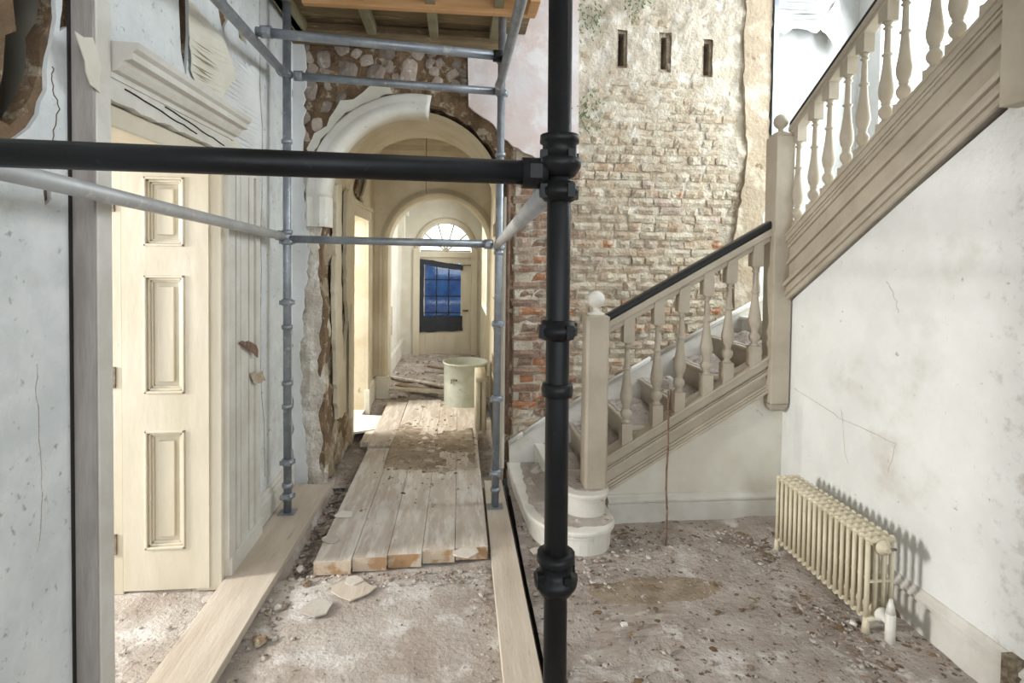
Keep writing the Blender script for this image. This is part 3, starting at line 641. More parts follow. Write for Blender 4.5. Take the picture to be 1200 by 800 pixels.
# upper flight steps
for i in range(7):
    y1 = YS - .02 - i * .22; zz = 1.45 + i * .14
    bx('step', m_stairl, (XR + .105, 3.08, y1 - .22, y1, zz - .1 - .08, zz), st, .006)
# outer string, lower flight: sloped board with mouldings
x0s, x1s = .86, 1.95
def zl(x, zb): return zb + (x - .91) * sl
def raked(xa, xb, z0a, z0b, ya, yb): return [(xa, zl(xa, z0a)), (xb, zl(xb, z0a)), (xb, zl(xb, z0b)), (xa, zl(xa, z0b))], ya, yb
bm = bmesh.new()
for z0, z1, ya, yb in ((.215, .44, YS - .02, YS + .05), (.215, .235, YS - .05, YS - .02), (.235, .25, YS - .042, YS - .02), (.25, .268, YS - .034, YS - .02), (.33, .352, YS - .04, YS - .02), (.352, .365, YS - .032, YS - .02), (.385, .44, YS - .045, YS + .06), (.43, .447, YS - .055, YS + .07)):
    p, a, b = raked(.875, 1.95, z0, z1, ya, yb); prism(bm, p, 'y', a, b)
obj('outer_string', bm, m_stair, st, .004)
# wall string against the brick: rises with a curved foot
wsp = [(p.x, p.z) for p in (pY(x, y, YA) for x, y in [(596, 516), (612, 505), (640, 487), (660, 476), (700, 453), (760, 418), (895, 345), (930, 326), (930, 420), (760, 520), (640, 600), (597, 600)])]
plate('wall_string', wsp, [], 'y', YA - .03, YA, m_trim, st)
bm = bmesh.new(); cap = wsp[:8]
for a, b in zip(cap, cap[1:]):
    for dz, rr in ((0, .014), (-.018, .008)): tube(bm, (a[0], YA - .036, a[1] + dz), (b[0], YA - .036, b[1] + dz), rr, 8)
obj('string_moulding', bm, m_trim, st)
# newels
NX, NY = .822, 3.215
bm = bmesh.new(); prism(bm, [(NX - .068, NY - .054), (NX - .054, NY - .068), (NX + .054, NY - .068), (NX + .068, NY - .054), (NX + .068, NY + .054), (NX + .054, NY + .068), (NX - .054, NY + .068), (NX - .068, NY + .054)], 'z', .28, 1.29)
w = [(.068, 1.29), (.068, 1.312), (.05, 1.322)]
prev = None
for s, zz in w:
    ring = [bm.verts.new((NX + a * s, NY + b * s, zz)) for a, b in ((-1, -1), (1, -1), (1, 1), (-1, 1))]
    if prev:
        for i in range(4): bm.faces.new((prev[i], prev[(i + 1) % 4], ring[(i + 1) % 4], ring[i]))
    prev = ring
bm.faces.new(prev)
nw = obj('newel_post', bm, m_stair, st)
fin = [(.05, 0), (.052, .008), (.04, .016), (.022, .022), (.017, .034), (.022, .045), (.036, .055), (.048, .072), (.052, .093), (.048, .114), (.036, .130), (.018, .140), (.004, .143)]
bm = bmesh.new(); lathe(bm, fin, (NX, NY, 1.318), 20); obj('finial', bm, m_stairl, nw)
UX, UY = 2.0, 3.27
bm = bmesh.new(); zb = .76; box(bm, UX - .06, UX + .06, UY - .06, UY + .06, zb, 2.43)
prev = None
for s, zz in ((.06, zb), (.05, zb - .03), (.03, zb - .05), (.012, zb - .055)):
    ring = [bm.verts.new((UX + a * s, UY + b * s, zz)) for a, b in ((-1, -1), (1, -1), (1, 1), (-1, 1))]
    if prev:
        for i in range(4): bm.faces.new((prev[i], prev[(i + 1) % 4], ring[(i + 1) % 4], ring[i]))
    prev = ring
bm.faces.new(prev); box(bm, UX - .05, UX + .05, UY - .05, UY + .05, 2.43, 2.45)
nw2 = obj('newel_post', bm, m_stair, st, .006)
bm = bmesh.new(); lathe(bm, [(a * .85, b * .9) for a, b in fin], (UX, UY, 2.445), 20); obj('finial', bm, m_stair, nw2)
bx('half_newel', m_stair, (.865, .90, 3.26, 3.33, .13, .62), st, .004)
# handrails
def zr(x): return 1.235 + (x - .92) * .565
bm = bmesh.new(); prism(bm, [(.87, zr(.87)), (1.945, zr(1.945)), (1.945, zr(1.945) + .045), (.87, zr(.87) + .045)], 'y', YS - .05, YS + .03)
prism(bm, [(.87, zr(.87) - .035), (1.945, zr(1.945) - .035), (1.945, zr(1.945)), (.87, zr(.87))], 'y', YS - .035, YS + .015); obj('rail', bm, m_stair, st, .006)
bm = bmesh.new(); prism(bm, [(.865, zr(.865) + .043), (1.95, zr(1.95) + .043), (1.95, zr(1.95) + .095), (.865, zr(.865) + .09)], 'y', YS - .048, YS + .028); obj('handrail', bm, m_rail, st, .016)
# baluster: square blocks and turned shaft; z=0 at foot of the turned part, length .5
TUR = [(.026, 0), (.028, .006), (.020, .014), (.017, .022), (.028, .036), (.034, .052), (.033, .068), (.024, .082), (.019, .09), (.024, .097), (.021, .104), (.031, .125), (.037, .155), (.0365, .175), (.031, .21), (.024, .26), (.020, .30), (.018, .325), (.0185, .33), (.026, .336), (.026, .342), (.0175, .348), (.016, .38), (.0145, .44), (.0135, .462), (.022, .467), (.022, .473), (.014, .479), (.018, .49), (.026, .5)]
def baluster(x, y, zbot, ztop, k, rake, axis, tilt=0, L=.5, hb=None):
    """zbot: string top, ztop: rail underside at the baluster; rake: slope along the axis"""
    tot = ztop - zbot; hb = hb or (tot - L) * .48; bm = bmesh.new(); w = .031 * k
    lathe(bm, [(a * k, b * L / .5) for a, b in TUR], (0, 0, hb), 14)
    e = w * rake
    for sgn in (1,):
        def P(a, b, z): return bm.verts.new((a, b, z))
        for (lo, hi, sl_lo, sl_hi) in ((-.03, hb, 1, 0), (hb + L, tot + .03, 0, 1)):
            vs = []
            for (zz, s) in ((lo, sl_lo), (hi, sl_hi)):
                for a, b in ((-w, -w), (w, -w), (w, w), (-w, w)):
                    u = a if axis == 'x' else -b; vs.append(P(a, b, zz + s * u * rake))
            for f in ((3, 2, 1, 0), (4, 5, 6, 7), (0, 1, 5, 4), (1, 2, 6, 5), (2, 3, 7, 6), (3, 0, 4, 7)): bm.faces.new([vs[i] for i in f])
    o = obj('baluster', bm, m_stair, st); o.matrix_parent_inverse = Matrix.Translation(st.location).inverted()
    o.location = (x, y, zbot); o.rotation_euler = (0, tilt, 0); return o
for px, tl in ((734, .0), (769, 0), (794, .03), (827, -.01), (850, .02), (882, .0), (903, 0)):
    x = pY(px, 470, YS - .01).x
    baluster(x, YS - .01, zl(x, .447), zr(x) - .03, 1.06, sl, 'x', tl)
# upper flight: string follows right wall, rising toward the camera
pt = [pX(937, 270, XR), pX(1179, 7, XR), pX(925, 355, XR), pX(1192, 104, XR)]; print([tuple(round(c, 2) for c in p) for p in pt])
su = (pt[1].z - pt[0].z) / (pt[0].y - pt[1].y); print('slope up', su)
def zu(y, z0): return z0 + (YS - .03 - y) * su
zt0 = pt[0].z - (YS - .03 - pt[0].y) * su; zb0 = pt[2].z - (YS - .03 - pt[2].y) * su; print('string z', zb0, zt0)
YE = 1.87
bm = bmesh.new(); D = zt0 - zb0
for a, b, xa, xb in ((.0, 1.0, XR - .03, XR + .09), (0, .07, XR - .045, XR + .1), (.07, .13, XR - .06, XR), (.13, .2, XR - .05, XR), (.2, .27, XR - .07, XR), (.55, .6, XR - .05, XR), (.6, .64, XR - .042, XR), (.80, .86, XR - .045, XR), (.9, 1.0, XR - .06, XR + .1), (.86, .9, XR - .052, XR), (.975, 1.01, XR - .07, XR + .11)):
    prism(bm, [(YS - .045, zu(YS - .045, zb0 + a * D)), (YE, zu(YE, zb0 + a * D)), (YE, zu(YE, zb0 + b * D)), (YS - .045, zu(YS - .045, zb0 + b * D))], 'x', xa, xb)
obj('outer_string', bm, m_stair, st, .003)
bx('landing_fascia', m_stair, (XR - .075, 3.1, YE - .14, YE - .002, zu(YE, zb0) - .04, zu(YE, zt0) + .02), st, .004)
bm = bmesh.new(); box(bm, XR - .06, XR + .06, YE - .16, YE - .12, zu(YE, zt0) + .02, zu(YE, zt0) + .05); box(bm, XR - .05, 3.0, YE - .16, YE + .0, zu(YE, zt0) + .03, zu(YE, zt0) + .06); obj('landing_nosing', bm, m_rail, st, .005)
hp = [pX(920, 168, XR), pX(1021, 10, XR)]; hu = (hp[1].z - hp[0].z) / (hp[0].y - hp[1].y); print('rail slope', hu)
RH = hp[0].z - zu(hp[0].y, zt0); RH2 = hp[1].z - zu(hp[1].y, zt0); print('RH', RH, RH2, hp)
RH = (RH + RH2) / 2
YT = 1.6
bm = bmesh.new(); prism(bm, [(YS - .04, zu(YS - .04, zt0 + RH - .065)), (YT, zu(YT, zt0 + RH - .065)), (YT, zu(YT, zt0 + RH - .01)), (YS - .04, zu(YS - .04, zt0 + RH - .01))], 'x', XR - .025, XR + .045)
prism(bm, [(YS - .04, zu(YS - .04, zt0 + RH - .04)), (YT, zu(YT, zt0 + RH - .04)), (YT, zu(YT, zt0 + RH - .012)), (YS - .04, zu(YS - .04, zt0 + RH - .012))], 'x', XR - .035, XR + .055); obj('rail', bm, m_stair, st, .005)
bm = bmesh.new(); prism(bm, [(YS - .04, zu(YS - .04, zt0 + RH - .012)), (YT, zu(YT, zt0 + RH - .012)), (YT, zu(YT, zt0 + RH + .02)), (YS - .04, zu(YS - .04, zt0 + RH + .02))], 'x', XR - .033, XR + .053); obj('handrail', bm, m_rail, st, .012)
Lu = RH - .06 - .16
for px, py in ((921, 282), (934, 268), (953, 247), (970, 230), (991, 208), (1010, 188), (1037, 160), (1058, 137), (1094, 99), (1121, 70), (1163, 25)):
    y = pX(px, py, XR + .01).y
    baluster(XR + .01, y, zu(y, zt0), zu(y, zt0 + RH) - .06, .95, su, 'y', 0, Lu, .08)

# ================================================================== CORRIDOR beyond
def wallbox(name, d, m=m_cream, **k): return bx(name, m, d, kind='structure', **k)
XC = -.97
plate('wall_corridor_left', [(4.9, 0), (5.02, 0), (5.02, 2.02), (5.80, 2.02), (5.80, 0), (6.45, 0), (6.45, 3.3), (4.9, 3.3)], [], 'x', XC - .25, XC, m_cream, kind='structure')
wallbox('wall_passage', (-2.6, -2.5, 4.5, 6.5, 0, 2.6), m_pale)
plate('wall_corridor_right', [(4.9, 0), (9.3, 0), (9.3, 3.3), (4.9, 3.3)], [[(7.1, .9), (8.7, .9), (8.7, 2.4), (7.1, 2.4)]], 'x', .36, .42, m_cream, kind='structure')  # opening cut out of view to let the far fill light in
ce = wallbox('ceiling_corridor', (-1.2, .5, 4.9, 6.5, 3.02, 3.1), m_cream)
bx('ceiling_stain', m_brown, (-.6, .25, 5.2, 6.0, 3.005, 3.018), ce)
# coved cornice round the bay
bm = bmesh.new(); pc = [(0, 2.78), (.03, 2.78), (.035, 2.81), (.06, 2.815), (.10, 2.86), (.12, 2.92), (.16, 2.94), (.2, 3.0), (.2, 3.02), (0, 3.02)]
prism(bm, [(XC + a, b) for a, b in pc], 'y', 4.95, 6.4); prism(bm, [(.36 - a, b) for a, b in pc], 'y', 4.95, 6.4); prism(bm, [(6.4 - a, b) for a, b in pc], 'x', XC, .36)
struct('trim_3', bm, m_cream)
# doorway architrave with white blind door leaf edge
dr = bpy.data.objects.new('door_2', None); COL.objects.link(dr); dr.location = (XC, 5.4, 0); dr['kind'] = 'structure'
bm = bmesh.new(); box(bm, XC, XC + .035, 5.80, 5.9, 0, 2.12); box(bm, XC, XC + .035, 4.96, 5.02, 0, 2.12); box(bm, XC, XC + .04, 4.96, 5.9, 2.02, 2.12); box(bm, XC, XC + .06, 4.94, 5.92, 2.12, 2.16)
obj('architrave', bm, m_cream, dr, .004)
bx('door_leaf', m_stairl, (-1.6, -1.0, 5.81, 5.85, .03, 2.0), dr, .004)
bx('plinth_block', m_stairl, (XC, XC + .05, 5.79, 5.92, 0, .26), dr, .004)
bx('reveal', m_stairl, (-1.22, XC, 5.802, 5.81, 0, 2.02), dr)
bm = bmesh.new(); prism(bm, [(XC, .02), (XC + .03, .02), (XC + .03, .24), (XC + .015, .27), (XC, .27)], 'y', 5.92, 6.38); struct('baseboard_corridor', bm, m_pale)
# torn plaster in corridor left
for k, (a, b) in enumerate((((5.1, 2.25), (5.6, 2.75)), ((5.3, 2.2), (5.9, 2.5)))):
    plate('hanging_plaster', rough([(a[0], a[1]), (a[0] + .16, a[1] - .05), (b[0], b[1]), (b[0] - .14, b[1] + .05)], .03, .08, seed=k), [], 'x', XC + .01 + k * .02, XC + .03 + k * .02, [m_brown, m_cream][k], ce)
# second arch wall
C2, Z2, R2 = -.235, 1.77, .585
a2 = arc(R2, pi, 0, 36, C2, Z2)
w2 = plate('wall_corridor_arch', [(-1.1, 0), (C2 - R2, 0)] + a2 + [(C2 + R2, 0), (.40, 0), (.40, 3.3), (-1.1, 3.3)], [], 'y', 6.4, 6.75, m_cream, kind='structure')
bm = bmesh.new(); prof2 = [(R2 - .005, .05), (R2 - .005, -.02), (R2 + .02, -.035), (R2 + .05, -.03), (R2 + .055, -.015), (R2 + .09, -.02), (R2 + .095, .01)]
rows = []
for i in range(41):
    a = pi - pi * i / 40; rows.append([bm.verts.new((C2 + r * cos(a), 6.4 + d, Z2 + r * sin(a))) for r, d in prof2])
for a, b in zip(rows, rows[1:]):
    for k in range(len(prof2) - 1): f = bm.faces.new((a[k], a[k + 1], b[k + 1], b[k])); f.smooth = True
for s in (1, -1): prism(bm, [(C2 + s * r, 6.4 + d) for r, d in prof2], 'z', .0, Z2)
obj('archivolt', bm, m_cream, w2)
for s in (-1, 1):
    bx('pilaster_base', m_pale, (min(C2 + s * (R2 - .02), C2 + s * (R2 + .12)), max(C2 + s * (R2 - .02), C2 + s * (R2 + .12)), 6.34, 6.42, 0, .28), w2, .006)
# bay 2
wallbox('wall_far_left', (-1.05, -.95, 6.75, 9.2, 0, 2.7), m_pale)
bm = bmesh.new(); prism(bm, [(-.95, 0), (-.92, 0), (-.92, .26), (-.94, .3), (-.95, .3)], 'y', 6.75, 9.2); struct('baseboard_far', bm, m_pale)
wallbox('ceiling_far', (-1.1, .5, 6.75, 9.3, 2.64, 2.7), m_wpl)
bx('vent_grille', m_mortar, (-.95, -.94, 7.6, 7.9, .55, .95), bpy.data.objects['wall_far_left'])
bm = bmesh.new(); box(bm, -.95, -.85, 8.6, 8.75, 1.95, 2.64); box(bm, -.95, -.8, 8.55, 8.8, 2.3, 2.4); obj('bracket', bm, m_pale, bpy.data.objects['wall_far_left'])
FX, FW, FS = -.225, .36, 1.72; K = 1.16
af = arc(.39, pi, 0, 24, FX, 1.80)
wf = plate('wall_far', [(-1.1, 0), (FX - 0.487, 0), (FX - 0.487, 1.80)] + [(FX - 0.487 * cos(pi * i / 24), 1.80 + .49 * sin(pi * i / 24)) for i in range(1, 24)] + [(FX + 0.487, 1.80), (FX + 0.487, 0), (.5, 0), (.5, 2.7), (-1.1, 2.7)], [], 'y', 9.2, 9.35, m_pale, kind='structure')
d3 = bpy.data.objects.new('door_3', None); COL.objects.link(d3); d3.location = (FX, 9.2, 0); d3['kind'] = 'structure'
bm = bmesh.new(); rows = []
for i in range(33):
    a = pi - pi * i / 32; rows.append([bm.verts.new((FX + r * cos(a), 9.2 + d, 1.80 + r * sin(a))) for r, d in ((.42, .1), (.42, -.02), (.45, -.04), (.50, -.03), (.53, 0))])
for a, b in zip(rows, rows[1:]):
    for k in range(4): bm.faces.new((a[k], a[k + 1], b[k + 1], b[k]))
box(bm, FX - 0.534, FX - 0.429, 9.17, 9.26, 0, 1.80); box(bm, FX + 0.429, FX + 0.534, 9.17, 9.26, 0, 1.80); box(bm, FX - 0.464, FX + 0.464, 9.18, 9.26, 1.66, 1.75)
obj('door_frame', bm, m_door, d3, .004)
bm = bmesh.new()
for i in range(1, 5): a = pi * i / 5; tube(bm, (FX, 9.22, 1.75), (FX + 0.429 * cos(a), 9.22, 1.80 + .43 * sin(a)), .013, 6)
tube(bm, (FX - 0.418, 9.22, 1.765), (FX + 0.418, 9.22, 1.765), .014, 6); lathe(bm, [(.05, -.01), (.05, .01)], (FX, 9.22, 1.78), 12, 'y')
obj('fanlight_bars', bm, m_door, d3)
plate('pane', [(FX + 0.429 * cos(pi * i / 20), 1.76 + .44 * sin(pi * i / 20)) for i in range(21)], [], 'y', 9.235, 9.24, m_glass, d3)
leaf = plate('door_leaf', [(FX - 0.429, .0), (FX + 0.429, .0), (FX + 0.429, 1.66), (FX - 0.429, 1.66)], [[(FX - 0.348, .45), (FX + 0.255, .45), (FX + 0.255, 1.56), (FX - 0.348, 1.56)]], 'y', 9.24, 9.28, m_door, d3)
bm = bmesh.new()
for i in (1, 2): xx = FX - 0.348 + .603 * i / 3; box(bm, xx - .01, xx + .01, 9.235, 9.27, .45, 1.56)
for i in (1, 2, 3): zz = .45 + 1.11 * i / 4; box(bm, FX - 0.348, FX + 0.255, 9.235, 9.27, zz - .01, zz + .01)
obj('glazing_bar', bm, m_tarpd, leaf)
for i in range(3):
    for j in range(4):
        bx('pane', m_glass, (FX - 0.348 + .603 * i / 3, FX - 0.348 + .603 * (i + 1) / 3, 9.262, 9.264, .45 + 1.11 * j / 4, .45 + 1.11 * (j + 1) / 4), leaf)
bx('panel', m_door, (FX - 0.325, FX - 0.046, 9.232, 9.24, .1, .38), leaf, .003); bx('panel', m_door, (FX, FX + 0.278, 9.232, 9.24, .1, .38), leaf, .003)
bx('bolt', m_iron, (FX + 0.255, FX + 0.418, 9.2, 9.23, 1.52, 1.54), leaf); bx('door_handle', m_iron, (FX + 0.290, FX + 0.383, 9.19, 9.23, .75, .78), leaf)
# blue sheet behind the glass, dark sheet sagging over the top
tp = thing('tarpaulin', 'blue plastic sheet with dark torn top hung over the far door window', 'tarpaulin', (FX, 9.3, .42))
bm = bmesh.new(); n = 20
g = [[bm.verts.new((FX - 0.418 + .74 * i / n, 9.29 + noise.noise((i * .5, j * .4, 0)) * .02, .40 + 1.16 * j / n)) for i in range(n + 1)] for j in range(n + 1)]
for j in range(n):
    for i in range(n): bm.faces.new((g[j][i], g[j][i + 1], g[j + 1][i + 1], g[j + 1][i])).smooth = True
obj('blue_sheet', bm, m_tarp, tp)
plate('dark_hem', rough([(FX - 0.464, 1.64), (FX + 0.290, 1.53), (FX + 0.290, 1.44), (FX + 0.023, 1.47), (FX - 0.360, 1.54), (FX - 0.360, .68), (FX + 0.290, .68), (FX + 0.290, .42), (FX - 0.441, .40), (FX - 0.429, 1.5)], .006, .08, seed=4), [], 'y', 9.215, 9.225, m_tarpd, tp)

# far passage things
bp = pz(545, 474, .05); bm = bmesh.new(); rb = .235
lathe(bm, [(rb * .97, 0), (rb * .97, .01), (rb * .985, .25), (rb, .46), (rb + .012, .465), (rb + .012, .48), (rb - .006, .48), (rb - .012, .02), (.02, .018)], (bp.x, bp.y, .05), 32)
t = thing('metal_tub', 'round weathered grey green metal bin standing at the end of the floorboards', 'bin', (bp.x, bp.y, .05)); obj('body', bm, m_bin, t)
bm = bmesh.new(); tube(bm, (bp.x - .15, bp.y - rb + .04, .37), (bp.x - .09, bp.y - rb, .37), .008, 8); tube(bm, (bp.x - .15, bp.y - rb + .04, .37), (bp.x - .15, bp.y - rb + .03, .33), .008, 8); obj('handle', bm, m_iron, t)
t = thing('small_radiator', 'small cream column radiator standing on end boards beside the metal bin', 'radiator', (.2, 4.72, .08))
for k in range(8):
    bm = bmesh.new(); y = 4.72 + k * .055
    for xx in (.175, .225): tube(bm, (xx, y, .14), (xx, y, .60), .022, 10)
    for zz, rr in ((.60, .025), (.14, .02)): tube(bm, (.155, y, zz), (.248, y, zz), rr, 10)
    if k in (0, 7): tube(bm, (.17, y, .07), (.16, y, .14), .012, 8)
    obj('section', bm, m_rad, t)
q = random.Random(4)
spots = [((452, 440), (520, 452), .09, 'curled'), ((462, 452), (508, 462), .12, 'split'), ((500, 432), (522, 436), .07, 'thin dark'), ((455, 462), (520, 466), .14, 'wide pale')]
bd = ['pale torn board lying farthest left across the far passage floor', 'dark split board lying in the middle of the far passage rubble', 'short thin brown board lying just left of the bin rim', 'wide flat pale board lying nearest across the end of the floorboards']
for (a, b, w, _), lb in zip(spots, bd):
    A, B = pz(*a, .07), pz(*b, .07); d = (B - A).normalized(); nn = V((-d.y, d.x, 0)) * w
    bm = bmesh.new(); P = [A, B, B + nn, A + nn * .8]; prism(bm, rough([(p.x, p.y) for p in P], .012, .1, seed=len(lb)), 'z', .05 + .022 * spots.index((a, b, w, _)), .068 + .022 * spots.index((a, b, w, _)))
    tag(obj('loose_board', bm, [m_board, m_oldw, m_oldw, m_plank][spots.index((a, b, w, _))]), lb, 'board', 'loose boards on the far passage floor')
bm = bmesh.new(); P = [pz(410, 508, .06), pz(444, 503, .06), pz(448, 488, .06), pz(412, 486, .06)]; prism(bm, [(p.x, p.y) for p in P], 'z', .05, .068)
tag(obj('loose_board', bm, m_stairl), 'bright square board lying in the doorway at the left of the passage', 'board', 'loose boards on the far passage floor')
# hanging wire in the arch
bm = bmesh.new(); tube(bm, (-.34, 5.6, 2.3), (-.34, 5.6, 3.0), .003, 6); tag(obj('hanging_wire', bm, m_rust), 'thin wire hanging from the passage ceiling inside the arch', 'wire')

# ================================================================== CEILING: landing boards over the arch, room shell
cl = thing('landing_underside', '', ''); del cl['label']; del cl['category']; cl.name = 'ceiling_landing'; cl['kind'] = 'structure'
for i in range(8):
    bx('board', m_oldw, (XL, .46, 2.7 + i * .165, 2.7 + i * .165 + .158, 3.27, 3.295), cl, .003)
for px in (352, 437, 509, 578):
    x = pY(px, 40, 3.95).x; bx('joist', m_joist, (x - .03, x + .03, 2.7, 3.97, 3.19, 3.27), cl, .003)
x = XL + .08; bx('joist', m_joist, (x - .04, x + .03, 2.7, 3.97, 3.19, 3.27), cl, .003)
bx('wall_plate', m_oldw, (XL, .30, 3.9, 3.99, 3.13, 3.21), cl, .006)
bx('wall_plate', m_oldw, (XL, .30, 3.94, 4.0, 3.21, 3.27), cl, .006)
fb = pY(592, 21, 3.46); bx('fascia_beam', m_orange, (-.95, .46, 3.40, 3.45, fb.z, fb.z + .16), cl, .004, label='new orange timber beam along the landing edge')
fe = pY(625, 24, 3.42); bx('beam_end', m_orange, (.40, .46, 3.2, 3.40, fb.z - .01, fb.z + .16), cl, .004)
bx('ceiling', m_walld, (-3.4, 3.3, -2.6, 4.4, 5.2, 5.3), kind='structure')
bx('ceiling_hall', m_walld, (XL, .46, -2.5, 2.69, 3.3, 3.36), kind='structure')
# rear wall behind the viewer, two openings added for the fill lights
plate('wall_rear', [(-3.4, 0), (3.3, 0), (3.3, 5.2), (-3.4, 5.2)], [[(-.9, 1.0), (.2, 1.0), (.2, 3.0), (-.9, 3.0)], [(1.0, 1.0), (1.95, 1.0), (1.95, 3.6), (1.0, 3.6)]], 'y', -2.6, -2.45, m_walld, kind='structure')

# ================================================================== SCAFFOLD
sc = thing('scaffold', 'steel tube scaffold frame with grey far posts and a dark near post and bar', 'scaffold', (.2, 1.1, 0))
RT = .0242
def cup(parent, p, m, k=1.0, style=0):
    bm = bmesh.new(); r = RT
    if style == 0: pf = [(r, -.022), (r + .006, -.02), (r + .016, -.008), (r + .017, .004), (r + .011, .008), (r + .009, .018), (r, .02)]
    elif style == 1: pf = [(r, -.014), (r + .007, -.013), (r + .009, 0), (r + .007, .012), (r, .014)]
    else: pf = [(r, -.04), (r + .008, -.038), (r + .02, -.02), (r + .022, -.004), (r + .012, 0), (r + .010, .026), (r + .016, .03), (r + .015, .045), (r, .047)]
    lathe(bm, pf, p, 18)
    if style != 1:
        for a in (.4, 2.0, 3.6, 5.2):
            c = V(p) + V((cos(a) * (r + .014), sin(a) * (r + .014), 0)); box(bm, c.x - .007, c.x + .007, c.y - .007, c.y + .007, c.z - .015, c.z + .012)
    return obj('coupler', bm, m, parent)
def pole(a, b, m, cups, name='pole', plate_=True):
    bm = bmesh.new(); tube(bm, a, b, RT, 20); o = obj(name, bm, m, sc)
    a, b = V(a), V(b)
    for z, s in cups:
        t = (z - a.z) / (b.z - a.z); cup(o, a.lerp(b, t), m, 1, s)
    return o
# far left post
a = pY(337, 610, 3.48); b = pY(336, -6, 3.48)
zs = [(pY(336, y, 3.48).z, s) for y, s in ((87, 0), (166, 1), (272, 1), (283, 0), (354, 0), (383, 1), (449, 1), (476, 1), (541, 0), (568, 1), (581, 0))]
pole((a.x, a.y, .06), (b.x, b.y, 3.19), m_steel, zs)
# far right post
a = pY(580, 603, 3.47); b = pY(589, 12, 3.47); B0, B1 = (a.x, a.y, .06), (b.x, b.y, 3.19)
zs = [(pY(582, y, 3.47).z, s) for y, s in ((109, 0), (70, 0), (181, 1), (289, 0), (296, 1), (379, 0), (467, 0), (553, 0), (573, 1))]
pole(B0, B1, m_steel, zs)
# near dark post
a = pY(650, 800, 1.10); b = pY(657, 0, 1.10); d = (b - a) / (b.z - a.z); P0 = a + d * (0 - a.z); P1 = a + d * (2.6 - a.z)
pole(P0, P1, m_dark, [(pY(653, y, 1.10).z, s) for y, s in ((185, 2), (224, 0), (386, 0), (456, 1), (672, 2))], 'pole')
def railing(p, q, m, nm='rail', ends=True):
    p, q = V(p), V(q); bm = bmesh.new(); tube(bm, p, q, RT, 18); o = obj(nm, bm, m, sc)
    return o
def clamp(parent, p, d, m):
    d = V(d).normalized(); bm = bmesh.new(); p = V(p); tube(bm, p - d * .025, p + d * .025, RT + .007, 14); box(bm, p.x - .012, p.x + .012, p.y - .034, p.y - .02, p.z - .014, p.z + .014)
    obj('clamp', bm, m, parent)
A_ = lambda px, py: pY(px, py, 3.48)
# near horizontal bar
o = railing(pY(-160, 173, .97), pY(638, 203, 1.10), m_dark); clamp(o, pY(626, 203, 1.10), (1, 0, 0), m_dark)
# left mid rail
L0 = pX(5, 200, -1.03); o = railing(V(A_(332, 277)), V(L0) + (V(L0) - V(A_(332, 277))) * .25, m_pale_steel); clamp(o, A_(328, 276), V(L0) - V(A_(332, 277)), m_steel)
# left upper rail
Lu_ = pX(255, 0, -1.01); d = V(Lu_) - V(A_(333, 86)); o = railing(A_(333, 86), V(A_(333, 86)) + d * 2.0, m_steel); clamp(o, A_(330, 83), d, m_steel)
# right mid rail B -> C
o = railing(pY(583, 286, 3.45), pY(646, 222, 1.12), m_pale_steel); clamp(o, pY(640, 228, 1.3), (0, 1, 0), m_steel)
# right upper rail
o = railing(pY(584, 107, 3.45), V(pY(584, 107, 3.45)) + (V(pX(611, 0, .245)) - V(pY(584, 107, 3.45))) * 1.75, m_steel); clamp(o, pY(586, 100, 3.35), (0, 1, 0), m_steel)
# transoms
o = railing(A_(345, 89), pY(580, 107, 3.47), m_steel); clamp(o, A_(350, 89), (1, 0, 0), m_steel)
o = railing(A_(340, 280), pY(578, 286, 3.47), m_steel); clamp(o, pY(572, 286, 3.47), (1, 0, 0), m_steel)
T0 = pX(300, 37, -1.02); T1 = pX(590, 66, .235); T1 = pY(590, 66, 2.95); o = railing(T0, T1, m_steel); clamp(o, V(T0) + V((.05, 0, 0)), (1, 0, 0), m_steel); clamp(o, V(T1) - V((.03, 0, 0)), (1, 0, 0), m_dark)
for x, y in ((V(pY(337, 610, 3.48)).x, 3.48), (B0[0], 3.47)):
    bx('base_plate', m_steel, (x - .05, x + .05, y - .04, y + .04, .052, .058), sc)

# scaffold boards on the floor
def plank_poly(pts, z0, z1, label, seed):
    bm = bmesh.new(); prism(bm, rough(pts, .0015, .25, seed=seed), 'z', z0, z1); o = obj('scaffold_plank', bm, m_plank, None, .003); return tag(o, label, 'plank', 'planks laid along the hall floor')
plank_poly([(-1.165, .8), (-.93, .8), (-.885, 3.9), (-1.13, 3.93)], .01, .05, 'long dusty plank along the left wall under the far left scaffold post', 1)
plank_poly([(xs[-1] + .005, 1.2), (.335, 1.2), (.322, 3.9), (xs[-1] + .02, 3.9)], .005, .05, 'long dusty plank beside the stair foot under the far right scaffold post', 2)

# ================================================================== RADIATOR
ra = thing('radiator', 'low cream cast iron column radiator standing against the white right wall', 'radiator', (1.88, 2.55, 0))
NS = 18; ya, yb = 2.90, 2.22; xf = 1.812
def section():
    bm = bmesh.new()
    for k, dx in enumerate((0, .038, .076, .114)): tube(bm, (dx, 0, .075), (dx, 0, .425), .0105, 10)
    for zz in (.425, .075):
        tube(bm, (-.004, 0, zz), (.118, 0, zz), .0145, 10)
    for dx in (0, .038, .076, .114): tube(bm, (dx, 0, .425), (dx, 0, .442), .0145, 10, .008)
    for dx in (.057,): tube(bm, (dx, -.02, .40), (dx, .02, .40), .022, 12); tube(bm, (dx, -.02, .10), (dx, .02, .10), .022, 12)
    tube(bm, (0, 0, .24), (.114, 0, .24), .008, 6)
    bmesh.ops.recalc_face_normals(bm, faces=bm.faces[:]); me = bpy.data.meshes.new('section'); bm.to_mesh(me); bm.free(); me.materials.append(m_rad); return me
me = section()
for i in range(NS):
    o = bpy.data.objects.new('section', me); COL.objects.link(o); o.parent = ra
    o.location = V((xf, ya + (yb - ya) * i / (NS - 1), 0)) - ra.location
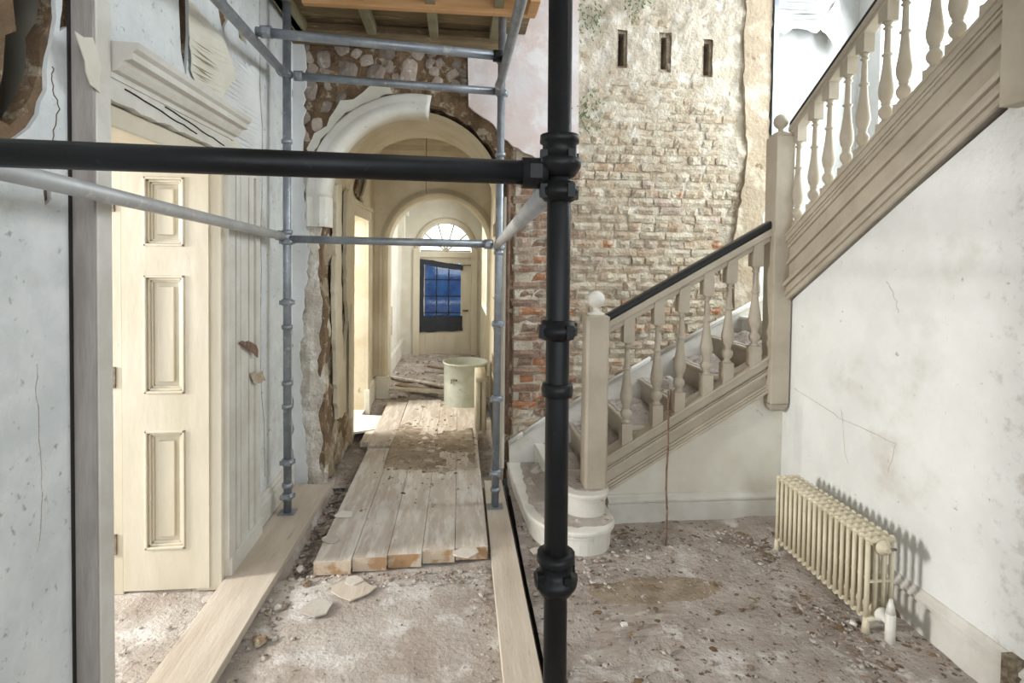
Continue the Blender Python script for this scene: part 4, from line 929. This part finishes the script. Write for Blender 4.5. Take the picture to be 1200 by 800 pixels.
for y in (ya, yb):
    for dx in (0, .114):
        bm = bmesh.new(); tube(bm, (xf + dx, y, .005), (xf + dx, y, .08), .018, 10, .012); obj('foot', bm, m_rad, ra)
bm = bmesh.new(); lathe(bm, [(.034, 0), (.034, -.01), (.026, -.014), (.026, -.022), (.014, -.024), (.012, -.034)], (xf + .057, yb - .015, .40), 18, 'y'); obj('end_plug', bm, m_rad, ra)
bm = bmesh.new(); tube(bm, (xf + .057, yb - .04, .40), (xf + .10, yb - .04, .40), .006, 8); obj('bleed_valve', bm, m_iron, ra)
bm = bmesh.new(); lathe(bm, [(.032, 0), (.032, -.012), (.02, -.016), (.02, -.05)], (xf + .057, yb - .015, .10), 18, 'y'); tube(bm, (xf + .057, yb - .07, -.01), (xf + .057, yb - .07, .14), .02, 12); tube(bm, (xf + .057, yb - .07, .14), (xf + .057, yb - .07, .20), .02, 12, .007); obj('valve', bm, m_stairl, ra)

# ================================================================== rusty rod standing in front of the spandrel
rp = pz(780, 640, .01); bm = bmesh.new(); q = random.Random(2); P = [V((rp.x, rp.y, -.01))]
top = pY(780, 458, rp.y).z
for i in range(1, 9): P.append(V((rp.x + q.uniform(-.004, .004), rp.y, top * i / 8)))
for a, b in zip(P, P[1:]): tube(bm, a, b, .006, 8)
t = thing('rusty_rod', 'thin rusty iron rod standing upright on the hall floor in front of the stair', 'rod', (rp.x, rp.y, 0)); obj('shaft', bm, m_rust, t)
bm = bmesh.new(); tube(bm, (rp.x + .012, rp.y, top * .86), (rp.x + .014, rp.y, top * 1.01), .005, 8)
for k in range(10):
    a = k * .9; tube(bm, (rp.x + .006 + .012 * cos(a), rp.y + .012 * sin(a), top * .84 + k * .005), (rp.x + .006 + .012 * cos(a + .9), rp.y + .012 * sin(a + .9), top * .84 + k * .005 + .005), .003, 5)
tube(bm, (rp.x + .0, rp.y - .01, top * .88), (rp.x + .035, rp.y - .01, top * .87), .003, 5); obj('wire_twist', bm, m_rust, t)

# ================================================================== DEBRIS
_pool = []
for k in range(40):
    bm = bmesh.new(); chunk(bm, (0, 0, 0), 1, random.Random(900 + k), 1); bm.verts.index_update()
    _pool.append(([v.co.copy() for v in bm.verts], [[v.index for v in f.verts] for f in bm.faces])); bm.free()
def scatter(name, n, fn, smin, smax, m, seed, parent=floor, flat=.6):
    q = random.Random(seed); vs = []; fs = []; c = 0
    while c < n:
        p = fn(q)
        if p is None: continue
        c += 1; size = smin + (smax - smin) * q.random() ** 3; P, Fc = q.choice(_pool); o = len(vs); a = q.uniform(0, 6.28); ca, sa = cos(a), sin(a); kx = q.uniform(.7, 1.7)
        vs += [(p[0] + size * (v.x * kx * ca - v.y * sa), p[1] + size * (v.x * kx * sa + v.y * ca), p[2] + size * v.z * flat) for v in P]
        fs += [[i + o for i in f] for f in Fc]
    me = bpy.data.meshes.new(name); me.from_pydata(vs, [], fs); return mobj(name, me, m, parent, kind='stuff')
def near_left(q): x = q.uniform(-.93, -.78); y = q.uniform(1.2, 4.6); return (x + q.gauss(0, .03), y, -.05 if y > 2.86 else 0)
scatter('rubble', 420, near_left, .004, .022, m_rub, 1)
scatter('rubble', 260, lambda q: (q.uniform(-.8, .16), 2.86 - abs(q.gauss(0, .07)), .0), .003, .014, m_rub, 2)
scatter('rubble', 320, lambda q: (.155 - abs(q.gauss(0, .05)), q.uniform(1.2, 2.9), .0), .003, .011, m_rub, 3)
def hall(q):
    x, y = q.uniform(.38, 2.03), q.uniform(1.0, 3.25)
    if y > 2.9 and x < .95: return None
    w = .16 + (.9 if y > 3.0 else 0) + (.9 if abs(x - 1.72) < .12 and y > 1.7 else 0) + (.7 if x < .8 and 2.6 < y < 2.92 else 0) + (.6 if x > 1.9 else 0)
    return (x, y, .012) if q.random() < w else None
scatter('rubble', 3200, hall, .002, .014, m_rub, 4)
scatter('rubble', 90, lambda q: (q.uniform(.8, 1.5), q.gauss(2.98, .08), .012), .004, .016, m_rub, 14)
scatter('rubble', 500, lambda q: (q.uniform(-.9, .17), q.uniform(1.3, 2.9), .0), .002, .007, m_rub, 5)
scatter('rubble', 380, lambda q: (q.uniform(-.6, .16), q.gauss(4.6, .5), .075), .003, .012, m_rub, 6)
scatter('rubble', 200, lambda q: (q.uniform(-1.6, -1.2), q.uniform(1.9, 2.8), .0), .003, .010, m_rub, 7)
scatter('rubble', 350, lambda q: (q.uniform(-.9, .3), q.uniform(6.1, 9.0), .04), .006, .03, m_rub, 8)
def onstep(q):
    k = q.randrange(7)
    if k == 0: return (q.uniform(.48, .88), q.uniform(3.02, 3.9), .146)
    if k == 1: return (q.uniform(.66, .86), q.uniform(3.2, 3.9), .286)
    i = k - 2; return (q.uniform(xs2[i], xs2[i] + .25), 3.95 - abs(q.gauss(0, .3)) % .6, .285 + .16 * (i + 1))
scatter('step_rubble', 700, onstep, .003, .016, m_rub, 9, st)
def dz_(x, y): return .004 + noise.noise((x * 1.8, y * 2.5, 5)) * .018 + noise.noise((x * 11, y * 11, 3)) * .005 + .004
c = pz(768, 689, .01); bm = bmesh.new(); ctr = bm.verts.new((c.x, c.y, dz_(c.x, c.y) + .001)); prev = None
rings = []
for k in range(1, 7):
    rings.append([bm.verts.new((c.x + (k / 6) * (.34 + .03 * noise.noise((a * 1.5, 0, 9))) * cos(a * pi / 20) * (1 + .12 * noise.noise((a * .5, 3, 0))), c.y + (k / 6) * .105 * sin(a * pi / 20) * (1 + .3 * noise.noise((a * .4, 7, 0))), 0)) for a in range(40)])
for rg in rings:
    for v in rg: v.co.z = dz_(v.co.x, v.co.y) - (.004 if rg is rings[-1] else 0)
for a in range(40): bm.faces.new((ctr, rings[0][a], rings[0][(a + 1) % 40]))
for p, q_ in zip(rings, rings[1:]):
    for a in range(40): bm.faces.new((p[a], p[(a + 1) % 40], q_[(a + 1) % 40], q_[a])).smooth = True
obj('damp_patch', bm, m_damp, floor)
scatter('dark_rubble', 900, lambda q: (lambda x, y: (x, y, .014) if (y > 3.08 and x > .93) or (1.68 < x < 1.8 and y > 2.0) or (x > 1.9 and y < 2.2) or q.random() < .10 else None)(q.uniform(.4, 2.03), q.uniform(1.0, 3.25)), .003, .016, m_brown, 31, flat=.35)
scatter('dark_rubble', 260, lambda q: (q.uniform(-.55, .17), q.gauss(4.6, .35), .075), .003, .014, m_brown, 32, flat=.35)
bmg = grid(-.58, .165, 3.7, 5.9, 50, 130, lambda x, y: .068 + noise.noise((x * 3, y * 2, 8)) * .016 + noise.noise((x * 14, y * 12, 2)) * .006 + .012 * max(0, 1 - abs((y - 4.6) / .8)) - (.02 if x < -.56 or x > .15 else 0))
obj('board_dirt_and_shade', bmg, m_dirt_shade, floor)  # dirt on the boards, heaped and browned to deepen the arch wall's shadow band
# piles of grey brown dirt on the treads
for i in range(7):
    z0 = [.145, .285][i] if i < 2 else .285 + .16 * (i - 1)
    pts = [(.46, 3.97), (.44, 3.3), (.52, 3.06), (.66, 2.98), (.84, 2.98), (.89, 3.05), (.89, 3.97)] if i == 0 else [(.64, 3.97), (.64, 3.3), (.70, 3.15), (.80, 3.12), (.87, 3.15), (.87, 3.97)] if i == 1 else [(xs2[i - 2], YS + .06), (xs2[i - 2] + .26, YS + .06), (xs2[i - 2] + .26, 3.98), (xs2[i - 2], 3.98)]
    plate('dust_layer', rough(pts, .012, .05, seed=i), [], 'z', z0 - .004, z0 + .004, m_dirt if i > 1 else m_dust, st)
for i in range(7):
    z0 = [.145, .285][i] if i < 2 else .285 + .16 * (i - 1)
    x0, x1 = ((.50, .66) if i == 0 else (.70, .84) if i == 1 else (xs2[i - 2] + .02, xs2[i - 2] + .25))
    bmg = grid(x0, x1, 3.42, 3.97, 12, 24, lambda x, y: z0 - .006 + max(0, 1 - abs((x - (x0 + x1) / 2) / ((x1 - x0) / 2)) ** 2) * max(0, 1 - abs((y - 3.7) / .28) ** 2) * (.05 + .06 * noise.noise((x * 9, y * 9, i))))
    obj('dirt_heap', bmg, m_dirt, st)
# large fallen plaster flakes and chunks
def flake(px, py, s, z, label, seed, m=m_flake, name='plaster_flake'):
    q = random.Random(seed); c = pz(px, py, z); n = 9
    pts = [(c.x + s * q.uniform(.7, 1.1) * cos(2 * pi * i / n), c.y + s * .8 * q.uniform(.7, 1.1) * sin(2 * pi * i / n)) for i in range(n)]
    me = plate_mesh(rough(pts, s * .04, s * .3, seed=seed), [], 'z', z, z + .007); o = mobj(name, me, m); tag(o, label, 'plaster', 'fallen plaster flakes on the floor'); return o
flake(371, 713, .085, .008, 'largest flat plaster flake lying on the dusty floor before the board ends', 1)
flake(412, 690, .11, .006, 'pale thin plaster flake lying just behind the largest flake', 2, m_plank)
flake(404, 603, .06, .078, 'white plaster flake on the floorboards beside the left gap', 3, m_stairl)
flake(388, 632, .055, .078, 'pale plaster flake on the floorboards nearest their sawn left corner', 4)
flake(546, 648, .07, .077, 'broken pale plaster sheet on the sawn end of the rightmost floorboard', 5)
flake(414, 681, .05, .012, 'narrow cream plaster flake touching the sawn board ends', 6)
flake(731, 732, .02, .02, 'small white plaster chip alone on the hall floor', 7, m_stairl)
flake(247, 702, .045, .012, 'cream plaster flake lying at the foot of the panelled door jamb', 8)
flake(630, 646, .05, .02, 'grey plaster flake lying before the bottom stair step', 9)
def lumpobj(px, py, s, z, label, seed, m=m_rub):
    q = random.Random(seed); c = pz(px, py, z); bm = bmesh.new(); chunk(bm, (c.x, c.y, z), s, q, .8); bmesh.ops.subdivide_edges(bm, edges=bm.edges[:], cuts=1)
    for v in bm.verts: v.co += V((q.uniform(-1, 1), q.uniform(-1, 1), q.uniform(-1, 1))) * s * .08
    tag(obj('rubble_chunk', bm, m), label, 'rubble', 'rubble chunks beside the planks')
lumpobj(352, 667, .026, .0, 'round pale chunk against the sawn left corner of the floorboards', 1, m_flake)
lumpobj(326, 713, .022, .0, 'pale rubble chunk beside the left plank below the board ends', 2, m_flake)
lumpobj(305, 752, .035, .0, 'dark rubble chunk beside the left plank nearest the viewer', 3, m_brown)
lumpobj(360, 685, .025, .0, 'dark rubble chunk just below the sawn left corner', 4, m_brown)
lumpobj(385, 618, .02, .02, 'grey rubble chunk in the gap left of the floorboards', 5)
lumpobj(1000, 731, .018, .01, 'white plaster lump at the near foot of the big radiator', 6, m_stairl)
lumpobj(1052, 722, .05, .0, 'brown rubble heap against the skirting behind the radiator valve', 7, m_brown)
# rubble in crevice between boards and left plank
scatter('rubble', 160, lambda q: (q.uniform(-.88, -.76), q.uniform(2.9, 4.2), -.05), .01, .03, m_dirt, 15)
